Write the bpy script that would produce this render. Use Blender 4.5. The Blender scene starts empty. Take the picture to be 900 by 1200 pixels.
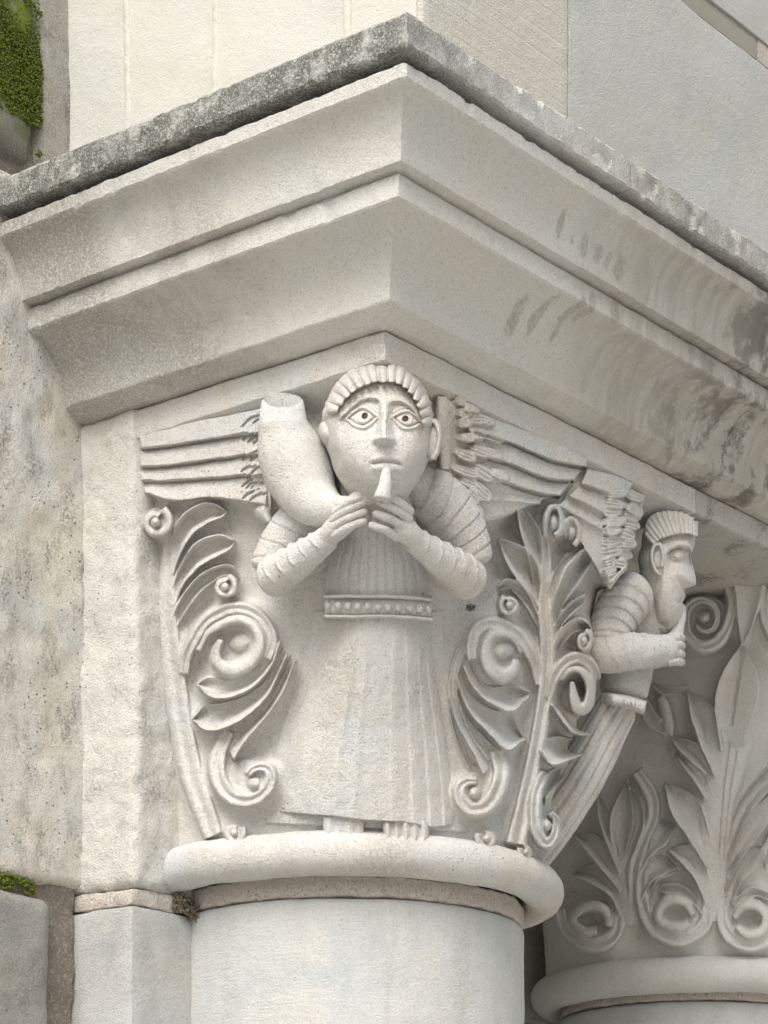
import bpy, math, random
import numpy as np
from math import radians

random.seed(4)
RNG = np.random.default_rng(11)
scene = bpy.context.scene

# ------------------------------------------------------------------ camera, sky, sun, exposure
# World: z = 0 at the photographer's eye, the outer corner of the impost stands at x = y = 0.
# The wall face with the angel's left wing looks to -y, the jamb face looks to +x.
PHI = 0.6720                                   # camera heading
SN, CS = math.sin(PHI), math.cos(PHI)
FPX, HZN, PPX = 3131.0, 1650.0, 450.0          # focal length, horizon row, principal column (photo pixels)
CAM = np.array([1.927, -2.467, 0.0])
RGT = np.array([CS, SN, 0.0]); FWD = np.array([-SN, CS, 0.0])

cam_d = bpy.data.cameras.new('camera')
cam = bpy.data.objects.new('camera', cam_d)
scene.collection.objects.link(cam)
cam.location = CAM
cam.rotation_euler = (radians(90), 0, PHI)
cam_d.sensor_fit = 'HORIZONTAL'; cam_d.sensor_width = 36.0
cam_d.lens = 36.0 * FPX / 900.0
cam_d.shift_y = (HZN - 600.0) / 900.0
cam_d.clip_start = 0.05; cam_d.clip_end = 500
scene.camera = cam

SUN_EL, SUN_DIR = radians(50), (0.36, -0.933)
world = bpy.data.worlds.new('World'); scene.world = world
world.use_nodes = True
wn, wl = world.node_tree.nodes, world.node_tree.links
bg = wn['Background']; bg.inputs['Strength'].default_value = 0.13
sky = wn.new('ShaderNodeTexSky'); sky.sky_type = 'NISHITA'; sky.sun_disc = False
sky.sun_elevation = SUN_EL
sky.sun_rotation = math.atan2(SUN_DIR[0], SUN_DIR[1])
sky.air_density = 1.0; sky.dust_density = 6.0; sky.ozone_density = 1.0
hs = wn.new('ShaderNodeHueSaturation'); hs.inputs['Saturation'].default_value = 0.24   # overcast: nearly white sky
wl.new(sky.outputs[0], hs.inputs['Color']); wl.new(hs.outputs[0], bg.inputs[0])

sun_d = bpy.data.lights.new('sun', 'SUN'); sun_d.energy = 1.3; sun_d.angle = radians(42)
sun_d.color = (1.0, 0.972, 0.925)
sun = bpy.data.objects.new('sun', sun_d); scene.collection.objects.link(sun)
from mathutils import Vector
_d = Vector((SUN_DIR[0] * math.cos(SUN_EL), SUN_DIR[1] * math.cos(SUN_EL), math.sin(SUN_EL)))
sun.rotation_euler = _d.to_track_quat('Z', 'Y').to_euler()
sun.location = (0.5, -4, 5)

vs = scene.view_settings
vs.view_transform = 'Standard'; vs.look = 'None'; vs.gamma = 1.0; vs.use_curve_mapping = False
vs.exposure = 0.45

scene.cycles.max_bounces = 5; scene.cycles.diffuse_bounces = 4

# ------------------------------------------------------------------ numpy helpers
def _hash(ix, iy, iz, seed):
    n = (ix * 374761393 + iy * 668265263 + iz * 2147483647 + seed * 1274126177) & 0xffffffff
    n = ((n ^ (n >> 13)) * 1274126177) & 0xffffffff
    n = n ^ (n >> 16)
    return (n & 0xffff) / 32767.5 - 1.0

def vnoise(p, scale, seed=0):
    """value noise in [-1, 1] at points p (N,3), feature size 1/scale"""
    q = np.asarray(p, float) * scale
    i = np.floor(q).astype(np.int64); f = q - i
    f = f * f * (3 - 2 * f)
    out = 0
    for dx in (0, 1):
        wx = f[:, 0] if dx else 1 - f[:, 0]
        for dy in (0, 1):
            wy = f[:, 1] if dy else 1 - f[:, 1]
            for dz in (0, 1):
                wz = f[:, 2] if dz else 1 - f[:, 2]
                out = out + wx * wy * wz * _hash(i[:, 0] + dx, i[:, 1] + dy, i[:, 2] + dz, seed)
    return out

def rough(v, amp, scale, seed=0):
    v = np.asarray(v, float)
    d = np.stack([vnoise(v, scale, seed + k) for k in (1, 2, 3)], 1)
    return v + amp * d

def smooth(a, b, x):
    t = np.clip((x - a) / (b - a), 0, 1)
    return t * t * (3 - 2 * t)

def catmull(pts, n):
    """resample a poly-line smoothly; pts (K,D) -> (n,D), even arc length over the first two columns"""
    p = np.asarray(pts, float)
    if len(p) == 2:
        return p[0] + (p[1] - p[0]) * np.linspace(0, 1, n)[:, None]
    pe = np.vstack([2 * p[0] - p[1], p, 2 * p[-1] - p[-2]])
    seg = []
    m = 16
    for k in range(len(p) - 1):
        a, b, c, d = pe[k], pe[k + 1], pe[k + 2], pe[k + 3]
        t = np.linspace(0, 1, m, endpoint=False)[:, None]
        seg.append(0.5 * (2 * b + (c - a) * t + (2 * a - 5 * b + 4 * c - d) * t ** 2 + (3 * b - a - 3 * c + d) * t ** 3))
    seg.append(p[-1:])
    q = np.vstack(seg)
    L = np.concatenate([[0], np.cumsum(np.linalg.norm(np.diff(q[:, :2], axis=0), axis=1))])
    s = np.linspace(0, L[-1], n)
    return np.stack([np.interp(s, L, q[:, k]) for k in range(q.shape[1])], 1)

def grid_faces(r, c, close_c=False, off=0):
    """quads of an r x c vertex grid"""
    cc = c if close_c else c - 1
    i, j = np.meshgrid(np.arange(r - 1), np.arange(cc), indexing='ij')
    a = i * c + j; b = i * c + (j + 1) % c
    return np.stack([a, b, b + c, a + c], -1).reshape(-1, 4) + off

BASES = {}
def mesh_obj(name, parts, mat, parent=None, smooth_shade=True, sharp=None):
    """parts: list of (verts, faces) joined as ONE mesh object; faces (F,4) or list of polygons"""
    vs_, fs_, o = [], [], 0
    for v, f in parts:
        vs_.append(np.asarray(v, float))
        if isinstance(f, np.ndarray):
            fs_.extend((f + o).tolist())
        else:
            fs_.extend([[i + o for i in q] for q in f])
        o += len(v)
    V = np.vstack(vs_)
    base = np.zeros(3)
    r = parent
    while r is not None:
        if r.name in BASES: base = BASES[r.name]
        r = r.parent
    me = bpy.data.meshes.new(name)
    me.from_pydata((V - base).tolist(), [], fs_)
    me.validate()
    if smooth_shade:
        me.polygons.foreach_set('use_smooth', [True] * len(me.polygons))
        if sharp:
            me.set_sharp_from_angle(angle=radians(sharp))
    me.materials.append(mat)
    ob = bpy.data.objects.new(name, me)
    scene.collection.objects.link(ob)
    ob.parent = parent
    return ob

def thing(name, label, cat, base=(0, 0, 0), group=None, kind=None):
    o = bpy.data.objects.new(name, None)
    scene.collection.objects.link(o)
    o.location = base; BASES[o.name] = np.array(base, float)
    o.empty_display_size = 0.1
    o['label'] = label; o['category'] = cat
    if group: o['group'] = group
    o['kind'] = kind or 'thing'
    return o

# photo pixel -> world
def ray(px, py):
    px = np.asarray(px, float); py = np.asarray(py, float)
    d = FWD + ((px - PPX) / FPX)[..., None] * RGT
    d = d + ((HZN - py) / FPX)[..., None] * np.array([0, 0, 1.0])
    return d

def at_depth(px, py, Y):
    return CAM + ray(px, py) * np.asarray(Y, float)[..., None]

# ------------------------------------------------------------------ procedural stone
def node(nt, t, **kw):
    n = nt.nodes.new(t)
    for k, v in kw.items():
        if k in n.inputs: n.inputs[k].default_value = v
        else: setattr(n, k, v)
    return n

def mixc(nt, fac, a, b, blend='MIX'):
    m = nt.nodes.new('ShaderNodeMix'); m.data_type = 'RGBA'; m.blend_type = blend
    for s, v in ((m.inputs[0], fac), (m.inputs[6], a), (m.inputs[7], b)):
        if isinstance(v, bpy.types.NodeSocket): nt.links.new(v, s)
        elif isinstance(v, (int, float)): s.default_value = v
        else: s.default_value = (*v, 1)
    return m.outputs[2]

def mth(nt, op, a, b=None, c=None):
    m = nt.nodes.new('ShaderNodeMath'); m.operation = op
    for i, v in enumerate((a, b, c)):
        if v is None: continue
        if isinstance(v, bpy.types.NodeSocket): nt.links.new(v, m.inputs[i])
        else: m.inputs[i].default_value = v
    return m.outputs[0]

def mapr(nt, v, a, b, c=0.0, d=1.0, smoothstep=True):
    m = nt.nodes.new('ShaderNodeMapRange')
    m.interpolation_type = 'SMOOTHSTEP' if smoothstep else 'LINEAR'
    nt.links.new(v, m.inputs[0])
    for i, x in zip((1, 2, 3, 4), (a, b, c, d)): m.inputs[i].default_value = x
    return m.outputs[0]

def noise_n(nt, scale, detail=4, rough_=0.6, vec=None, stretch=None, offset=None):
    n = nt.nodes.new('ShaderNodeTexNoise')
    n.inputs['Scale'].default_value = scale; n.inputs['Detail'].default_value = detail
    n.inputs['Roughness'].default_value = rough_
    if stretch or offset:
        mp = nt.nodes.new('ShaderNodeMapping')
        if stretch: mp.inputs['Scale'].default_value = stretch
        if offset: mp.inputs['Location'].default_value = offset
        nt.links.new(vec, mp.inputs[0]); vec = mp.outputs[0]
    nt.links.new(vec, n.inputs['Vector'])
    return n.outputs[0]

def stone(name, base, warm, cool, grime=(0.16, 0.15, 0.13), grain=0.25, patch=0.5, pits=0.5, bump=0.6,
          grime_amt=0.0, grime_scale=9.0, grime_stretch=None, pit_cov=0.55, stain=None, tooling=None, rough_scale=1.0):
    """pale limestone: warm and cool patches, salt-and-pepper grain, pits, optional grime and stains"""
    m = bpy.data.materials.new(name); m.use_nodes = True
    nt = m.node_tree; L = nt.links
    bs = nt.nodes['Principled BSDF']; bs.inputs['Roughness'].default_value = 0.92
    bs.inputs['Specular IOR Level'].default_value = 0.25
    pos = nt.nodes.new('ShaderNodeNewGeometry').outputs['Position']
    big = noise_n(nt, 6.5, 4, 0.6, pos)
    big2 = noise_n(nt, 9.0, 4, 0.6, pos, offset=(3, 7, 1))
    c = mixc(nt, mth(nt, 'MULTIPLY', mapr(nt, big, 0.42, 0.66), patch), base, warm)
    c = mixc(nt, mth(nt, 'MULTIPLY', mapr(nt, big2, 0.48, 0.68), patch), c, cool)
    fine = noise_n(nt, 400 * rough_scale, 2, 0.8, pos)
    mid = noise_n(nt, 120 * rough_scale, 2, 0.65, pos)
    c = mixc(nt, mth(nt, 'MULTIPLY', mapr(nt, fine, 0.52, 0.70), grain * 1.3), c, (0.20, 0.185, 0.165))
    c = mixc(nt, mth(nt, 'MULTIPLY', mapr(nt, mid, 0.54, 0.80), grain * 0.40), c, (0.25, 0.235, 0.21))
    c = mixc(nt, mth(nt, 'MULTIPLY', mapr(nt, fine, 0.50, 0.30), grain * 0.5), c, (0.86, 0.84, 0.79))
    # sparse dark pits
    vo = nt.nodes.new('ShaderNodeTexVoronoi'); vo.inputs['Scale'].default_value = 95
    L.new(pos, vo.inputs['Vector'])
    wob = noise_n(nt, 14, 3, 0.6, pos, offset=(9, 2, 4))
    pit = mth(nt, 'MULTIPLY', mapr(nt, vo.outputs['Distance'], 0.20, 0.07), mapr(nt, wob, pit_cov, pit_cov + 0.11))
    c = mixc(nt, mth(nt, 'MULTIPLY', pit, pits), c, (0.13, 0.12, 0.10))
    if grime_amt:
        g1 = noise_n(nt, grime_scale, 6, 0.68, pos, offset=(1, 5, 2), stretch=grime_stretch)
        g2 = noise_n(nt, 260, 3, 0.7, pos)
        gf = mth(nt, 'MULTIPLY', mapr(nt, g1, 0.46, 0.68), mapr(nt, g2, 0.36, 0.60))
        c = mixc(nt, mth(nt, 'MULTIPLY', gf, grime_amt), c, grime)
    if stain: c = stain(nt, pos, c)
    L.new(c, bs.inputs['Base Color'])
    # relief
    h = mth(nt, 'ADD', mth(nt, 'MULTIPLY', fine, 0.95), mth(nt, 'MULTIPLY', mid, 0.55))
    low = noise_n(nt, 46, 2, 0.6, pos)
    h = mth(nt, 'ADD', h, mth(nt, 'MULTIPLY', low, 0.6))
    h = mth(nt, 'SUBTRACT', h, mth(nt, 'MULTIPLY', pit, 0.8 * pits))
    if tooling:
        st, amp = tooling
        tn = noise_n(nt, 1.0, 3, 0.6, pos, stretch=st)
        h = mth(nt, 'ADD', h, mth(nt, 'MULTIPLY', tn, amp))
    b = nt.nodes.new('ShaderNodeBump'); b.inputs['Strength'].default_value = bump
    b.inputs['Distance'].default_value = 0.0030
    L.new(h, b.inputs['Height']); L.new(b.outputs[0], bs.inputs['Normal'])
    return m
# ------------------------------------------------------------------ materials of the place
BASEC, WARMC, COOLC = (0.69, 0.675, 0.635), (0.67, 0.63, 0.55), (0.63, 0.645, 0.635)

def on_jamb(px, py, x):
    """photo pixel -> (y, z) on the plane x"""
    d = ray(np.array([px]), np.array([py]))[0]; Y = (x - CAM[0]) / d[0]
    return CAM[1] + d[1] * Y, d[2] * Y
DRIPS = [(*on_jamb(px, py, x), ay, az) for px, py, x, ay, az in (
    (657, 262, -0.045, 0.007, 0.020), (671, 282, -0.045, 0.004, 0.006), (685, 288, -0.045, 0.010, 0.015), (701, 298, -0.045, 0.010, 0.014), (713, 306, -0.045, 0.007, 0.012), (727, 315, -0.045, 0.012, 0.02),
    (603, 372, -0.115, 0.012, 0.026), (623, 374, -0.115, 0.010, 0.022), (650, 372, -0.110, 0.009, 0.018), (664, 366, -0.105, 0.011, 0.016), (691, 373, -0.105, 0.011, 0.018), (640, 395, -0.125, 0.006, 0.010))]
def impost_stain(dark_top):
    def f(nt, pos, c):
        sp = nt.nodes.new('ShaderNodeSeparateXYZ'); nt.links.new(pos, sp.inputs[0])
        x, y, z = sp.outputs
        if dark_top:                              # grey-black lichen crust on the top course
            n1 = noise_n(nt, 26, 6, 0.72, pos)
            n2 = noise_n(nt, 320, 3, 0.75, pos)
            left = mapr(nt, x, 0.06, -0.04)       # the crust is heavier on the weather side
            far = mapr(nt, y, 0.38, 0.60)
            amt = mth(nt, 'ADD', mth(nt, 'MULTIPLY', left, mapr(nt, y, 0.26, 0.03, 0.10, 0.80)), mth(nt, 'MULTIPLY', far, 0.30))
            amt = mth(nt, 'ADD', amt, 0.12)
            f1 = mth(nt, 'MULTIPLY', mth(nt, 'MULTIPLY', mapr(nt, n1, 0.28, 0.55), mapr(nt, n2, 0.28, 0.54)), amt)
            c = mixc(nt, f1, c, (0.11, 0.112, 0.095))
            return c
        # brownish water stain on the far part of the jamb side, in downward runs
        n1 = noise_n(nt, 5.5, 4, 0.6, pos)
        n2 = noise_n(nt, 1.0, 4, 0.62, pos, stretch=(30, 52, 7))
        yy = mth(nt, 'ADD', y, mth(nt, 'MULTIPLY', mth(nt, 'SUBTRACT', n1, 0.5), 0.5))
        far = mapr(nt, yy, 0.34, 0.66)
        f1 = mth(nt, 'MULTIPLY', far, mapr(nt, n2, 0.30, 0.66, 0.34, 0.66))
        c = mixc(nt, f1, c, (0.34, 0.315, 0.26))
        wn_ = noise_n(nt, 55, 3, 0.6, pos)
        wy = mth(nt, 'MULTIPLY', mth(nt, 'SUBTRACT', wn_, 0.5), 0.020)
        tot = None
        for yi, zi, ay, az in DRIPS:               # single dried drips
            dy = mth(nt, 'DIVIDE', mth(nt, 'SUBTRACT', mth(nt, 'ADD', y, wy), yi), ay)
            dz = mth(nt, 'DIVIDE', mth(nt, 'SUBTRACT', mth(nt, 'ADD', z, wy), zi), az)
            d = mth(nt, 'ADD', mth(nt, 'MULTIPLY', dy, dy), mth(nt, 'MULTIPLY', dz, dz))
            tot = d if tot is None else mth(nt, 'MINIMUM', tot, d)
        gn = mapr(nt, noise_n(nt, 160, 3, 0.7, pos), 0.35, 0.62, 0.35, 1.0)
        c = mixc(nt, mth(nt, 'MULTIPLY', mth(nt, 'MULTIPLY', mapr(nt, tot, 1.3, 0.35, 0.0, 0.55), gn), mapr(nt, x, -0.165, -0.15)), c, (0.25, 0.235, 0.20))
        n5 = noise_n(nt, 16, 6, 0.7, pos, offset=(4, 4, 4))
        vfar = mth(nt, 'MULTIPLY', mapr(nt, y, 0.60, 0.95), mapr(nt, n5, 0.46, 0.60))
        c = mixc(nt, mth(nt, 'MULTIPLY', vfar, 0.75), c, (0.10, 0.092, 0.075))
        # grey dust at the wall end
        n3 = noise_n(nt, 10, 6, 0.7, pos, stretch=(1, 1, 0.35), offset=(2, 0, 1))
        n4 = noise_n(nt, 300, 3, 0.75, pos)
        xx = mth(nt, 'ADD', x, mth(nt, 'MULTIPLY', mth(nt, 'SUBTRACT', n3, 0.5), -0.9))
        lf = mth(nt, 'MULTIPLY', mth(nt, 'MULTIPLY', mapr(nt, xx, -0.22, -0.66), mapr(nt, n4, 0.32, 0.58, 0.15, 1.0)), 0.62)
        c = mixc(nt, lf, c, (0.20, 0.185, 0.15))
        return c
    return f

def moss_stain(nt, pos, c):
    sp = nt.nodes.new('ShaderNodeSeparateXYZ'); nt.links.new(pos, sp.inputs[0])
    n1 = noise_n(nt, 22, 6, 0.7, pos); n2 = noise_n(nt, 130, 4, 0.7, pos)
    zz = mapr(nt, sp.outputs[2], 1.69, 1.76)
    f = mth(nt, 'MULTIPLY', mth(nt, 'MULTIPLY', mapr(nt, n1, 0.36, 0.52), mapr(nt, n2, 0.32, 0.50)), zz)
    g = mixc(nt, n2, (0.035, 0.06, 0.004), (0.22, 0.30, 0.012))
    return mixc(nt, f, c, g)

M_CARVE = stone('carved_limestone', BASEC, WARMC, COOLC, grain=0.36, patch=0.85, pits=0.6, bump=0.9, grime=(0.34, 0.315, 0.265), grime_amt=0.5, grime_scale=8)
M_SLAB2 = stone('lichened_slab_stone', (0.52, 0.50, 0.45), (0.48, 0.44, 0.37), (0.48, 0.48, 0.46), grain=0.3, patch=0.6, pits=0.5, bump=0.8, grime=(0.07, 0.065, 0.05), grime_amt=0.95, grime_scale=14)
M_CARVE2 = stone('far_carved_limestone', (0.68, 0.665, 0.62), (0.60, 0.565, 0.49), (0.60, 0.61, 0.595), grain=0.24, patch=0.5, pits=0.35, bump=0.6, grime_amt=0.2)
M_SHAFT = stone('shaft_limestone', (0.56, 0.57, 0.555), (0.61, 0.59, 0.54), (0.49, 0.515, 0.51), grain=0.26, patch=0.8, pits=0.45, bump=0.6, grime=(0.36, 0.345, 0.31), grime_amt=0.5, grime_scale=14, grime_stretch=(1, 1, 0.22),
                tooling=((30, 30, 260), 0.5))
M_TOP = stone('cornice_top_stone', (0.60, 0.595, 0.56), WARMC, COOLC, grain=0.42, patch=0.4, pits=0.5, bump=0.9, stain=impost_stain(True))
M_CORN = stone('cornice_stone', (0.66, 0.65, 0.605), WARMC, COOLC, grain=0.34, patch=0.4, pits=0.4, bump=0.7, stain=impost_stain(False))
M_WALLC = stone('smooth_cream_wall', (0.66, 0.65, 0.59), (0.66, 0.63, 0.53), (0.60, 0.615, 0.585), grain=0.13, patch=0.5, pits=0.25, bump=0.5, tooling=((60, 60, 6), 0.5))
M_WALLR = stone('tooled_cream_wall', (0.62, 0.605, 0.54), (0.61, 0.58, 0.48), (0.57, 0.575, 0.535), grain=0.16, patch=0.6, pits=0.3, bump=0.85, tooling=((4, 5, 150), 1.1))
M_WALLG = stone('tooled_grey_wall', (0.52, 0.525, 0.50), (0.54, 0.525, 0.46), (0.48, 0.50, 0.49), grain=0.16, patch=0.6, pits=0.35, bump=0.8, tooling=((3, 4, 90), 0.35))
M_ROUGH = stone('rough_weathered_stone', (0.68, 0.66, 0.60), (0.67, 0.615, 0.51), (0.60, 0.615, 0.605), grain=0.45, patch=0.75, pits=0.9, bump=1.0,
                grime=(0.20, 0.195, 0.175), grime_amt=0.85, grime_scale=26, grime_stretch=(1, 1, 0.5), pit_cov=0.44)
M_MARGIN = stone('tooled_block_stone', (0.69, 0.675, 0.63), (0.68, 0.635, 0.55), (0.62, 0.63, 0.62), grain=0.30, patch=0.6, pits=0.6, bump=0.9,
                grime_amt=0.5, grime_scale=18, pit_cov=0.50, tooling=((90, 90, 70), 0.9))
M_GREY = stone('grey_pier_stone', (0.55, 0.555, 0.54), (0.52, 0.50, 0.45), (0.45, 0.465, 0.465), grain=0.34, patch=0.7, pits=0.4, bump=0.7, grime_amt=0.3)
M_DGREY = stone('dark_grey_stone', (0.34, 0.335, 0.305), (0.36, 0.335, 0.28), (0.30, 0.305, 0.30), grain=0.40, patch=0.7, pits=0.7, bump=1.0, grime_amt=0.6)
M_LICH = stone('lichened_stone', (0.40, 0.385, 0.34), (0.36, 0.33, 0.28), (0.38, 0.38, 0.36), grain=0.5, patch=0.7, pits=0.8, bump=1.0, grime=(0.12, 0.105, 0.085), grime_amt=0.9, grime_scale=16)
M_MOSSY = stone('mossy_stone', (0.20, 0.195, 0.165), (0.17, 0.16, 0.13), (0.22, 0.22, 0.21), grain=0.5, patch=0.6, pits=0.9, bump=1.0, grime_amt=0.8, stain=moss_stain)
M_MORT = stone('pink_mortar', (0.56, 0.505, 0.45), (0.56, 0.485, 0.42), (0.53, 0.51, 0.475), grain=0.55, patch=0.5, pits=0.8, bump=1.0, rough_scale=0.7)
M_DMORT = stone('crumbled_dark_mortar', (0.20, 0.18, 0.15), (0.24, 0.20, 0.15), (0.17, 0.17, 0.16), grain=0.5, patch=0.7, pits=1.0, bump=1.0, grime_amt=0.9, rough_scale=0.6)
M_GMORT = stone('grey_joint_mortar', (0.34, 0.325, 0.28), (0.33, 0.30, 0.25), (0.31, 0.31, 0.29), grain=0.08, patch=0.4, pits=0.1, bump=0.3)
M_GROUND = stone('paving_stone', (0.50, 0.49, 0.46), (0.42, 0.38, 0.31), (0.38, 0.385, 0.37), grain=0.3, patch=0.6)
def plain(name, col, r=0.9):
    m = bpy.data.materials.new(name); m.use_nodes = True; nt = m.node_tree
    pos = nt.nodes.new('ShaderNodeNewGeometry').outputs['Position']
    c = mixc(nt, noise_n(nt, 200, 4, 0.6, pos), tuple(x * 0.6 for x in col), tuple(min(1, x * 1.4) for x in col))
    nt.links.new(c, nt.nodes['Principled BSDF'].inputs['Base Color'])
    nt.nodes['Principled BSDF'].inputs['Roughness'].default_value = r
    return m
M_PUPIL = plain('pupil_hole_shade', (0.10, 0.075, 0.05))  # dark brown painted in for the shade inside the drilled eye holes
M_MOSS = plain('green_moss', (0.10, 0.13, 0.012), 1.0)
M_BROWN = plain('brown_specks', (0.17, 0.14, 0.10), 1.0)

# ------------------------------------------------------------------ blocks
def block(x0, x1, y0, y1, z0, z1, res=0.012, bevel=0.004, amp=0.0012, scale=40, amp2=0.0, scale2=9, seed=0):
    """a dressed stone: subdivided box with worn edges and an uneven skin -> (verts, faces)"""
    V, F, off = [], [], 0
    lo = np.array([x0, y0, z0]); hi = np.array([x1, y1, z1])
    for ax in range(3):
        u, v = [(1, 2), (2, 0), (0, 1)][ax]
        nu = max(3, min(260, int((hi[u] - lo[u]) / res) + 2)); nv = max(3, min(260, int((hi[v] - lo[v]) / res) + 2))
        gu, gv = np.meshgrid(np.linspace(lo[u], hi[u], nu), np.linspace(lo[v], hi[v], nv), indexing='ij')
        for side in (0, 1):
            p = np.zeros((nu * nv, 3)); p[:, u] = gu.ravel(); p[:, v] = gv.ravel()
            p[:, ax] = hi[ax] if side else lo[ax]
            f = grid_faces(nu, nv)
            if not side: f = f[:, ::-1]
            V.append(p); F.append(f + off); off += len(p)
    P = np.vstack(V)
    # round the arrises
    c = np.clip(P, lo + bevel, hi - bevel); d = P - c
    n = np.linalg.norm(d, axis=1, keepdims=True); n[n == 0] = 1
    P = np.where(np.linalg.norm(d, axis=1, keepdims=True) > 0, c + d / n * bevel, P)
    P = rough(P, amp, scale, seed)
    if amp2: P = rough(P, amp2, scale2, seed + 9)
    return P, np.vstack(F)

# ---- ground (below the frame; it throws light back up under the mouldings)
g = mesh_obj('ground', [(np.array([[-30, -30, -1.6], [30, -30, -1.6], [30, 30, -1.6], [-30, 30, -1.6]], float), np.array([[0, 1, 2, 3]]))], M_GROUND)
g['kind'] = 'structure'; g['label'] = 'pale stone paving in front of the portal'

# ---- impost: two courses, mitred round the corner
def arc(t0, z0, t1, z1, n, k=0.5):
    s = np.linspace(0, 1, n); a = s * math.pi / 2
    t = (1 - k) * (t0 + (t1 - t0) * s) + k * (t0 + (t1 - t0) * np.sin(a))
    z = (1 - k) * (z0 + (z1 - z0) * s) + k * (z0 + (z1 - z0) * (1 - np.cos(a)))
    return list(zip(t, z))
def dense(poly, step):
    o = [poly[0]]
    for a, b in zip(poly[:-1], poly[1:]):
        n = max(1, int(math.hypot(b[0] - a[0], b[1] - a[1]) / step))
        o += [(a[0] + (b[0] - a[0]) * k / n, a[1] + (b[1] - a[1]) * k / n) for k in range(1, n + 1)]
    return o
TOPP = dense([(0.30, 1.6405), (0.004, 1.6385), (0.0, 1.634), (0.0, 1.600), (0.003, 1.597), (0.30, 1.5955)], 0.006)
LOWP = [(0.30, 1.593), (0.030, 1.593), (0.0275, 1.588), (0.0115, 1.5855), (0.0105, 1.583), (0.0115, 1.569), (0.0145, 1.566)] + \
       arc(0.0185, 1.564, 0.0495, 1.497, 14, 0.85) + [(0.0500, 1.4945), (0.0700, 1.4925), (0.0665, 1.4895), (0.0640, 1.4865), (0.0640, 1.461), (0.0665, 1.4585)] + \
       arc(0.0750, 1.4565, 0.1300, 1.378, 18, 0.9) + [(0.1302, 1.3755), (0.1315, 1.3735), (0.1540, 1.3620), (0.1565, 1.3605), (0.1680, 1.3600), (0.30, 1.3596)]
LOWP = dense(LOWP, 0.006)

def cornice(profile, segs, amp, seed, chips=0.0):
    """sweep profile (t inward, z) along straight runs; segs: 'left' from x=-0.70 to the corner, 'right' from y0 to y1"""
    T = np.array([p[0] for p in profile]); Z = np.array([p[1] for p in profile])
    rows = []
    if 'left' in segs:
        for s in np.arange(-0.73, -0.012, 0.0055):      # x along the left run, squeezed into the mitre
            rows.append(('l', s))
    n_corner = 8
    y0, y1 = segs['right']
    path = []
    if 'left' in segs:
        xs = np.linspace(-0.73, 0, 130)
        for x in xs:
            k = (x + 0.73) / 0.73
            path.append(np.stack([x - T * k, T, Z], 1))
        ys = np.linspace(0, y1, int(y1 / 0.006))[1:]
        for y in ys:
            k = 1 - y / y1
            path.append(np.stack([-T, y + T * k, Z], 1))
    else:
        for y in np.linspace(y0, y1, int((y1 - y0) / 0.007)):
            path.append(np.stack([-T, np.full_like(T, y), Z], 1))
    V = np.array(path); r, c = V.shape[:2]
    P = V.reshape(-1, 3)
    P = rough(P, amp * 0.8, 70, seed); P = rough(P, amp * 0.7, 9, seed + 5); P = rough(P, amp * 0.9, 170, seed + 7)
    if chips:
        inward = np.stack([np.full(len(P), -0.7), np.full(len(P), 0.7), np.full(len(P), 0.0)], 1)
        n = vnoise(P, 34, seed + 20) * 0.6 + vnoise(P, 90, seed + 21) * 0.4
        P = P + inward * (chips * smooth(0.34, 0.62, n))[:, None]
    f = grid_faces(r, c, True)
    caps = [list(range(c)), [(r - 1) * c + k for k in range(c)][::-1]]
    return P, f.tolist() + caps

imp = thing('impost', 'weathered moulded impost slab with mitred corner, above the carved capitals', 'impost', (-0.3, 0.3, 1.34))
o = mesh_obj('cornice_top', [cornice(TOPP, {'left': 1, 'right': (0, 0.4735)}, 0.0013, 1, 0.006)], M_TOP, imp, sharp=30)
o = mesh_obj('cornice_top', [cornice(TOPP, {'right': (0.4765, 4.2)}, 0.0014, 2, 0.006)], M_TOP, imp, sharp=30)
o = mesh_obj('cornice_moulding', [cornice(LOWP, {'left': 1, 'right': (0, 0.912)}, 0.0008, 3, 0.004)], M_CORN, imp, sharp=20)
o = mesh_obj('cornice_moulding', [cornice(LOWP, {'right': (0.9135, 4.2)}, 0.0009, 4, 0.003)], M_CORN, imp, sharp=20)

# ---- wall above the impost
uw = thing('upper_wall', 'smooth cream ashlar wall rising above the impost', 'wall', (-0.4, 0.5, 1.64))
for x0, x1, sd in ((-0.72, -0.5902, 1), (-0.5898, -0.4302, 2), (-0.4298, -0.2062, 3)):
    mesh_obj('ashlar_block', [block(x0, x1, 0.14, 0.5, 1.636, 2.6, 0.008, 0.0015, 0.0008, 60, 0.0022, 12, sd)], M_WALLC, uw)
mesh_obj('ashlar_block', [block(-0.2058, -0.097, 0.1405, 0.5, 1.636, 2.6, 0.010, 0.006, 0.0006, 60, 0.001, 9, 4)], M_WALLC, uw)
for x in (-0.59, -0.43, -0.206):                       # pointed joints stand a little proud
    p, f = block(x - 0.006, x + 0.006, 0.1362, 0.2, 1.637, 2.59, 0.003, 0.0042, 0.0010, 70, 0.0015, 12, 6)
    mesh_obj('joint_mortar', [(p, f)], M_WALLC, uw)
mesh_obj('ashlar_block', [block(-0.50, -0.09, 0.146, 0.4625, 1.636, 1.985, 0.009, 0.004, 0.0008, 70, 0.0018, 10, 7)], M_WALLR, uw)
mesh_obj('ashlar_block', [block(-0.50, -0.0905, 0.4635, 4.2, 1.636, 1.985, 0.012, 0.003, 0.0009, 60, 0.0022, 10, 8)], M_WALLG, uw)
mesh_obj('ashlar_block', [block(-0.50, -0.0900, 0.146, 4.2, 2.018, 2.6, 0.014, 0.003, 0.0009, 60, 0.0015, 10, 9)], M_WALLG, uw)
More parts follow.
